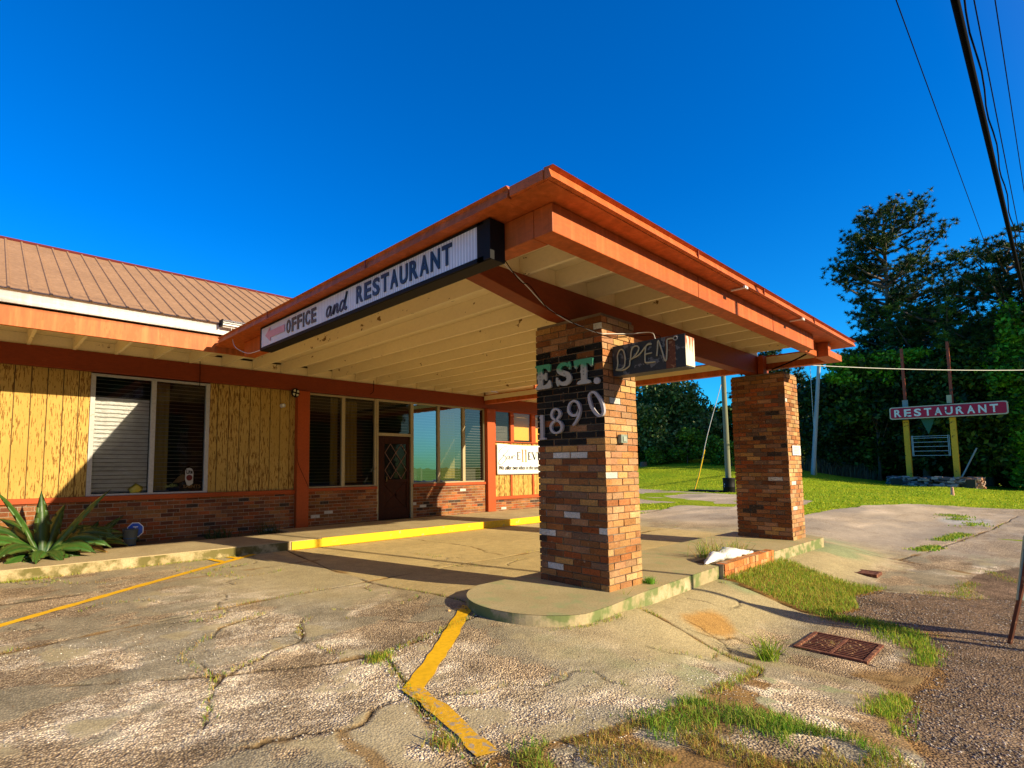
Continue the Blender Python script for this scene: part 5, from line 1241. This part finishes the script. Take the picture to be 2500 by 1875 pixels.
# stone base: piled flat stones
mb = MB(); stc = [(.12,.11,.12),(.20,.18,.18),(.30,.28,.27),(.09,.08,.09),(.42,.38,.34)]
st = empty('stone_base', (45.2,5.3,0), 'low oval wall of stacked dark stones round the feet of the pylon sign', 'stone wall')
for k in range(520):
    a = random.uniform(0, 2*math.pi); cy, cx = 5.3+2.05*math.cos(a), 45.8+1.15*math.sin(a); z = random.uniform(-.1, .55); s1, s2, s3 = random.uniform(.08,.2), random.uniform(.08,.2), random.uniform(.03,.07)
    c = random.choice(stc) if cy > 3.9 else random.choice([(.50,.34,.24),(.60,.5,.42),(.3,.2,.15),(.4,.2,.12)])
    mb.box(cx-s1, cx+s1, cy-s2, cy+s2, z-s3, z+s3, c, .04)
mb.build('stones', attr_mat('piled_stone', rough=.9, nscale=8), st)
B(44.8,46.8,3.4,7.2,-.2,.45).build('fill', plain('dark_soil', (.05,.045,.03), 1), st)

# ------------------------------------------------------------ trees
def leafquads(P, N, size, cols, tilt=1.0, sag=.15):
    n = len(P); a = rng.normal(0, 1, (n,3)); a[:,2] *= tilt; a /= np.linalg.norm(a, axis=1)[:,None]+1e-9
    b = rng.normal(0, 1, (n,3)); b -= a*(a*b).sum(1)[:,None]; b /= np.linalg.norm(b, axis=1)[:,None]+1e-9
    s_ = size*(.55+.9*rng.random(n))[:,None]
    V = np.stack([P-a*s_*.5, P+b*s_*.28, P+a*s_*.5, P-b*s_*.28], 1).reshape(-1,3)
    Fq = np.arange(n*4).reshape(-1,4); ci = rng.integers(0, len(cols), n); c = np.asarray(cols)[ci]*(.65+.7*rng.random(n))[:,None]
    return V, Fq, np.repeat(c, 4, axis=0)
def crown_points(lobes, n, shell=.55):
    """clumped points: lobes = (x,y,z,rx,ry,rz)"""
    L = np.array(lobes, float); w = L[:,3]*L[:,4]*L[:,5]; w = w**.75; w /= w.sum(); i = rng.choice(len(L), n, p=w)
    d = rng.normal(0,1,(n,3)); d /= np.linalg.norm(d, axis=1)[:,None]; r_ = (shell+(1-shell)*rng.random(n))[:,None]; return L[i,:3]+d*r_*L[i,3:]
def clump(P, k, r_):
    n = len(P); Q = np.repeat(P, k, axis=0); return Q+rng.normal(0, r_, Q.shape)*[1,1,.6]
def broadleaf(name, base, h, lobes, n, size, cols, label, trunk_r=.25, group='trees behind the lawn', cat_='tree', limbs=6, clk=9, clr=.28, shell=.6):
    t = empty(name, base, label, cat_, group); bx_, by_, bz_ = base; mb = MB()
    L = [(l[0]+bx_, l[1]+by_, l[2]+bz_)+tuple(l[3:]) for l in lobes]
    top = Vector((bx_, by_, bz_+h*.75)); mb.tube([(bx_, by_, bz_-.3), (bx_+.1, by_, bz_+h*.3), tuple(top)], [trunk_r, trunk_r*.75, trunk_r*.2], 8)
    for l_ in L[:limbs]:
        s_ = Vector((bx_, by_, bz_+h*random.uniform(.2,.5))); e = Vector(l_[:3]); mb.tube([s_, s_.lerp(e, .5)+Vector((0,0,-.1*h*.3)), e], [trunk_r*.4, trunk_r*.25, trunk_r*.08], 6)
    mb.build('trunk', m_bark, t, smooth=True)
    P = clump(crown_points(L, n//clk, shell), clk, clr)
    V, Fq, C_ = leafquads(P, None, size, cols); mesh_obj('crown', V, Fq, m_leaf, t, cols=C_); return t
def rl(n, R0, h0, h1, r0, r1, sq=1): 
    out_ = []
    for i in range(n):
        a = random.uniform(0, 2*math.pi); rr = R0*math.sqrt(random.random()); z = random.uniform(h0, h1); k = random.uniform(r0, r1); f = math.sqrt(max(.12, 1-((z-(h0+h1)/2)/((h1-h0)/2+.5))**2)); out_.append((rr*math.cos(a)*f, rr*math.sin(a)*f*sq, z, k, k, k*.75))
    return out_
MAG = [(.025,.075,.012),(.04,.11,.02),(.07,.14,.03),(.13,.19,.06),(.20,.24,.09)]
broadleaf('magnolia_tree', (46.0,22.0,1.5), 8, rl(34, 3.1, 1.2, 6.2, 1.0, 1.8), 30000, .30, MAG, 'round glossy magnolia filling the view just right of the near pier', .3, clk=5, clr=.22)
broadleaf('magnolia_tree', (45.0,28.5,1.6), 8, rl(26, 3.2, 1.2, 6.4, 1.0, 1.8), 16000, .30, MAG, 'second magnolia seen between the near pier and the wall, mostly hidden', .3, clk=5, clr=.22)
BUSH = [(.06,.16,.012),(.10,.22,.015),(.16,.28,.02),(.04,.10,.01)]
for i, (x, y, r_, hh, lab) in enumerate([(43.5,24.3,1.0,1.3,'low bright bush at the foot of the magnolia, nearest the near pier'),(43.5,21.9,.9,1.1,'low bright bush under the middle of the magnolia'),(44.2,19.6,1.1,2.6,'taller yellow green bush at the right foot of the magnolia'),(44.5,17.9,1.0,1.9,'weedy bush just left of the utility pole'),(44.5,16.4,1.0,1.7,'weedy bush just right of the utility pole, cut by the far pier')]):
    z = float(hgt(x, y)); broadleaf('bush', (x, y, z), hh, rl(12, r_*.9, .3, hh, .35, .7), 3600, .20, BUSH, lab, .04, 'bushes along the foot of the trees', 'bush', 4, 4, .12)
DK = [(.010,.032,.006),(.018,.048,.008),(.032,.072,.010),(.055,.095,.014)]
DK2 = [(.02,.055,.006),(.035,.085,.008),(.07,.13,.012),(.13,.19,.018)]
def pine(base, h, sweep, n, label, cols=DK, r0=.28, zlo=.25, spread=5.0, name='pine_tree', wind=(0,0), len_=.33, reach=()):
    t = empty(name, base, label, 'tree', 'trees behind the lawn'); bx_, by_, bz_ = base; mb = MB(); tips = []
    tr = [Vector((bx_+wind[0]*.15*(z_/h)**2, by_+wind[1]*.15*(z_/h)**2, bz_+z_)) for z_ in np.linspace(-.3, h, 10)]
    mb.tube(tr, [r0*(1-.85*i/9) for i in range(10)], 8)
    nb = int(n*1.05)
    for i in range(nb):
        f = zlo+(1-zlo)*(i+random.random())/nb; z_ = h*f; p = Vector((bx_+wind[0]*.15*f*f, by_+wind[1]*.15*f*f, bz_+z_))
        az = random.uniform(0, 2*math.pi); prof = math.sin(math.pi*min(1, (1-f)/(1-zlo)*.80+.14))**.7
        L = spread*prof*random.uniform(.55, 1.1)
        d = Vector((math.cos(az), math.sin(az), random.uniform(.10,.62))); d = d+Vector((wind[0], wind[1], .0))*.12; e = p+d*L
        m_ = p.lerp(e, .5)+Vector((0,0,-.06*L)); mb.tube([p, m_, e], [.05+.02*L, .04+.01*L, .015], 5, cap=False)
        for k in range(int(6+L*8)):
            u = random.uniform(.35, 1.05); q_ = p.lerp(e, u)+Vector((random.gauss(0,.30), random.gauss(0,.30), random.gauss(.12,.20)))*min(1.5, .4+L*.25); tips.append(q_)
    for (zf, ly, lx_, up_) in reach:
        p = Vector((bx_+wind[0]*.15*(zf/h)**2, by_+wind[1]*.15*(zf/h)**2, bz_+zf)); e = p+Vector((lx_, ly, up_)); mb.tube([p, p.lerp(e, .5)+Vector((0,0,-.2)), e], [.12,.08,.02], 5, cap=False)
        for k in range(60):
            u = random.uniform(.45, 1.05); tips.append(p.lerp(e, u)+Vector((random.gauss(0,.5), random.gauss(0,.45), random.gauss(.15,.22))))
    mb.build('trunk', m_pine_bark, t, smooth=True)
    T = np.array([tuple(q_) for q_ in tips]); k = 30; n_ = len(T)
    d = rng.normal(0,1,(n_*k,3)); d[:,2] += .35; d /= np.linalg.norm(d, axis=1)[:,None]; P = np.repeat(T, k, axis=0); L = len_*(.5+.6*rng.random((n_*k,1)))
    s_ = np.cross(d, rng.normal(0,1,d.shape)); s_ /= np.linalg.norm(s_, axis=1)[:,None]; s_ *= .030
    V = np.stack([P-s_, P+s_, P+d*L], 1).reshape(-1,3); Fq = np.arange(n_*k*3).reshape(-1,3)
    cc = np.asarray(cols)[rng.integers(0, len(cols), n_)]*(.7+.6*rng.random(n_))[:,None]; C_ = np.repeat(cc, k*3, axis=0)
    mesh_obj('crown', V, Fq, m_leaf, t, cols=C_); return t
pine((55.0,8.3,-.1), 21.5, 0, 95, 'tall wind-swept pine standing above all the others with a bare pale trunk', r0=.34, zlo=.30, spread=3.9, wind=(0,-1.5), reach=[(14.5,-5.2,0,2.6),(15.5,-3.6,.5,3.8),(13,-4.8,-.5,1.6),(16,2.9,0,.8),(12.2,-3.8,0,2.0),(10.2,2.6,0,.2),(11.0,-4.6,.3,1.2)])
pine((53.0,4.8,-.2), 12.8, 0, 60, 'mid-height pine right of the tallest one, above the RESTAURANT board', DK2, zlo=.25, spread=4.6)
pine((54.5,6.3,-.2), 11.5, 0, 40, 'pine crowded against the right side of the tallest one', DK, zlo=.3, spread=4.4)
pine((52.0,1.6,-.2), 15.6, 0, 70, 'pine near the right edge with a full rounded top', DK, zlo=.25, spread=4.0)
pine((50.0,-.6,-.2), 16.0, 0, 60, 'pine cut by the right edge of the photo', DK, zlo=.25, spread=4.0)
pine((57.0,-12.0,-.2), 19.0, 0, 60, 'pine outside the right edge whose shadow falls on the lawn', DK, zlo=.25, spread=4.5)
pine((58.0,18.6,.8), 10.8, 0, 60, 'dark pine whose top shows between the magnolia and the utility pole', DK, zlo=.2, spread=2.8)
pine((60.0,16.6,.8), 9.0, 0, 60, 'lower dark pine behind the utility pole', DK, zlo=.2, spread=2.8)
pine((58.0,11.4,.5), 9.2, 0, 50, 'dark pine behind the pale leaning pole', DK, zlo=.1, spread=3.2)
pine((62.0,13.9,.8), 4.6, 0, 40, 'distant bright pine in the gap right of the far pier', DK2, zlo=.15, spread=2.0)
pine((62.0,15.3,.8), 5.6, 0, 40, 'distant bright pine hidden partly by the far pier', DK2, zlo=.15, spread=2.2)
BR_ = [(.08,.24,.008),(.13,.33,.012),(.20,.42,.018),(.04,.13,.008)]
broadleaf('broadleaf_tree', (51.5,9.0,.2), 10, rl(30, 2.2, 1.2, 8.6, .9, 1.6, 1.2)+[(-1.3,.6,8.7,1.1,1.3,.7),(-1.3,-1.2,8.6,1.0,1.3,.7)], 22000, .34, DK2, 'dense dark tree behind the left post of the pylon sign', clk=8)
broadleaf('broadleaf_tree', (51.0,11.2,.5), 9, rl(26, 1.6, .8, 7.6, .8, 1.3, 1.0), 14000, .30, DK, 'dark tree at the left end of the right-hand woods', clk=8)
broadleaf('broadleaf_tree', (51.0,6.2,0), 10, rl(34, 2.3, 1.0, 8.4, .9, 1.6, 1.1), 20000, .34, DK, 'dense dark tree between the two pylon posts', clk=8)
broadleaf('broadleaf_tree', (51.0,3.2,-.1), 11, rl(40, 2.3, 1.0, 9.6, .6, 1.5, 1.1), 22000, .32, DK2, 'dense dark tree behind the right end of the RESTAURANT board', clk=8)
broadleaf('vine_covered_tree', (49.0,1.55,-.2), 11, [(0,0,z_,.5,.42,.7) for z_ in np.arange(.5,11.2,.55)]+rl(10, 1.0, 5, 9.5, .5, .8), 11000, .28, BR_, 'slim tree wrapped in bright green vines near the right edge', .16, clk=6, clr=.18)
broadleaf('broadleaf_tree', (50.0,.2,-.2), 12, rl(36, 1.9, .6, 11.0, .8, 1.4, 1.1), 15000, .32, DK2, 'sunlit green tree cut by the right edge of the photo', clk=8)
broadleaf('broadleaf_tree', (49.0,-3.2,-.2), 10, rl(24, 2.4, .6, 9.0, .9, 1.6, 1.1), 9000, .36, DK2, 'tree beyond the right edge of the photo', clk=8)
VN = [(.10,.28,.01),(.16,.38,.015),(.24,.46,.02)]
broadleaf('kudzu_mound', (50.2,8.6,.2), 9, [(random.uniform(-.3,.3), random.uniform(-2.6,2.6), random.uniform(7.4,9.0), .7,.8,.45) for _ in range(16)], 5200, .30, VN, 'bright green vine mat over the top of the dark tree above the left pylon post', .1, clk=6, clr=.2)
# understorey so that no sky shows between trunks
def thicket(name, pts, h, n, cols, label, sz=.34, kind='stuff'):
    q = along(pts, n//8, 1.2); z = hgt(q[:,0], q[:,1])+h*rng.random(len(q))**1.0
    P = clump(np.c_[q, z], 8, .32); V, Fq, C_ = leafquads(P, None, sz, cols); o = mesh_obj(name, V, Fq, m_leaf, None, cols=C_); tag(o, label, None, None, kind); return o
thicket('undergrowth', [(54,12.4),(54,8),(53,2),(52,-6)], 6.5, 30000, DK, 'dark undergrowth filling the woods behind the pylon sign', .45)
thicket('undergrowth', [(52.5,32),(54,24),(56,18),(58,15)], 5.0, 22000, DK2, 'undergrowth behind the magnolias', .45)
q = along([(49.2,12.6),(50.5,9.5)], 2500, .8); blades(z3(q), .9, .05, [(.22,.15,.08),(.15,.10,.06),(.28,.2,.1)], .4, 'tall_dry_grass', 'tall brown dry grass in front of the dark trees')
# unseen woods across the road, added to darken the sky reflected in the glass
thicket('reflection_woods', [(-40,-30),(0,-32),(37,-30)], 9.5, 26000, DK2, 'unseen line of trees across the road, added for the window reflections', 1.5)

# ------------------------------------------------------------ overhead lines
def ray_pt(az, el, d): return Vector((d*math.sin(R(az)), d*math.cos(R(az)), 1.37+d*math.tan(R(el))))
def line(a, b_, r_, label, group='overhead lines', sag=.0, mat=None, name='overhead_cable'):
    a, b_ = Vector(a), Vector(b_); n = 14; P = [a.lerp(b_, i/n)-Vector((0,0,sag*4*(i/n)*(1-i/n))) for i in range(n+1)]
    o = MB().tube(P, r_, 6).build(name, mat or m_wire, smooth=True); return tag(o, label, 'cable', group)
line((-12, .95, 6.9), (52, .82, 6.45), .0055, 'thin black cable, the leftmost one crossing the sky', sag=.0)
line((-12, .47, 6.9), (47, .46, 6.45), .038, 'thick black bundled cable crossing the sky at the right')
TW = [(-8+i*.5, .385+.016*math.cos(i*1.3), 6.72+.016*math.sin(i*1.3)-.004*i) for i in range(110)]
o = MB().tube(TW, .010, 5).build('overhead_cable', m_wire, smooth=True); tag(o, 'twisted black cable just right of the thick one', 'cable', 'overhead lines')
line((-12, .335, 6.85), (47, .30, 6.45), .0065, 'thin black cable right of the twisted one')
line((-12, .19, 6.8), (47, .12, 6.45), .0055, 'thin black cable, the rightmost one crossing the sky')
line((29.2, 10.9, 6.75), (47.5, -1.2, 6.65), .020, 'pale cable crossing in front of the dark trees above the RESTAURANT board', sag=.28, mat=m_wire_w)
upole('utility_pole', 47.0, .42, -.2, 9.5, .17, .12, m_pole2, 'pole at the right edge that carries the overhead cables')
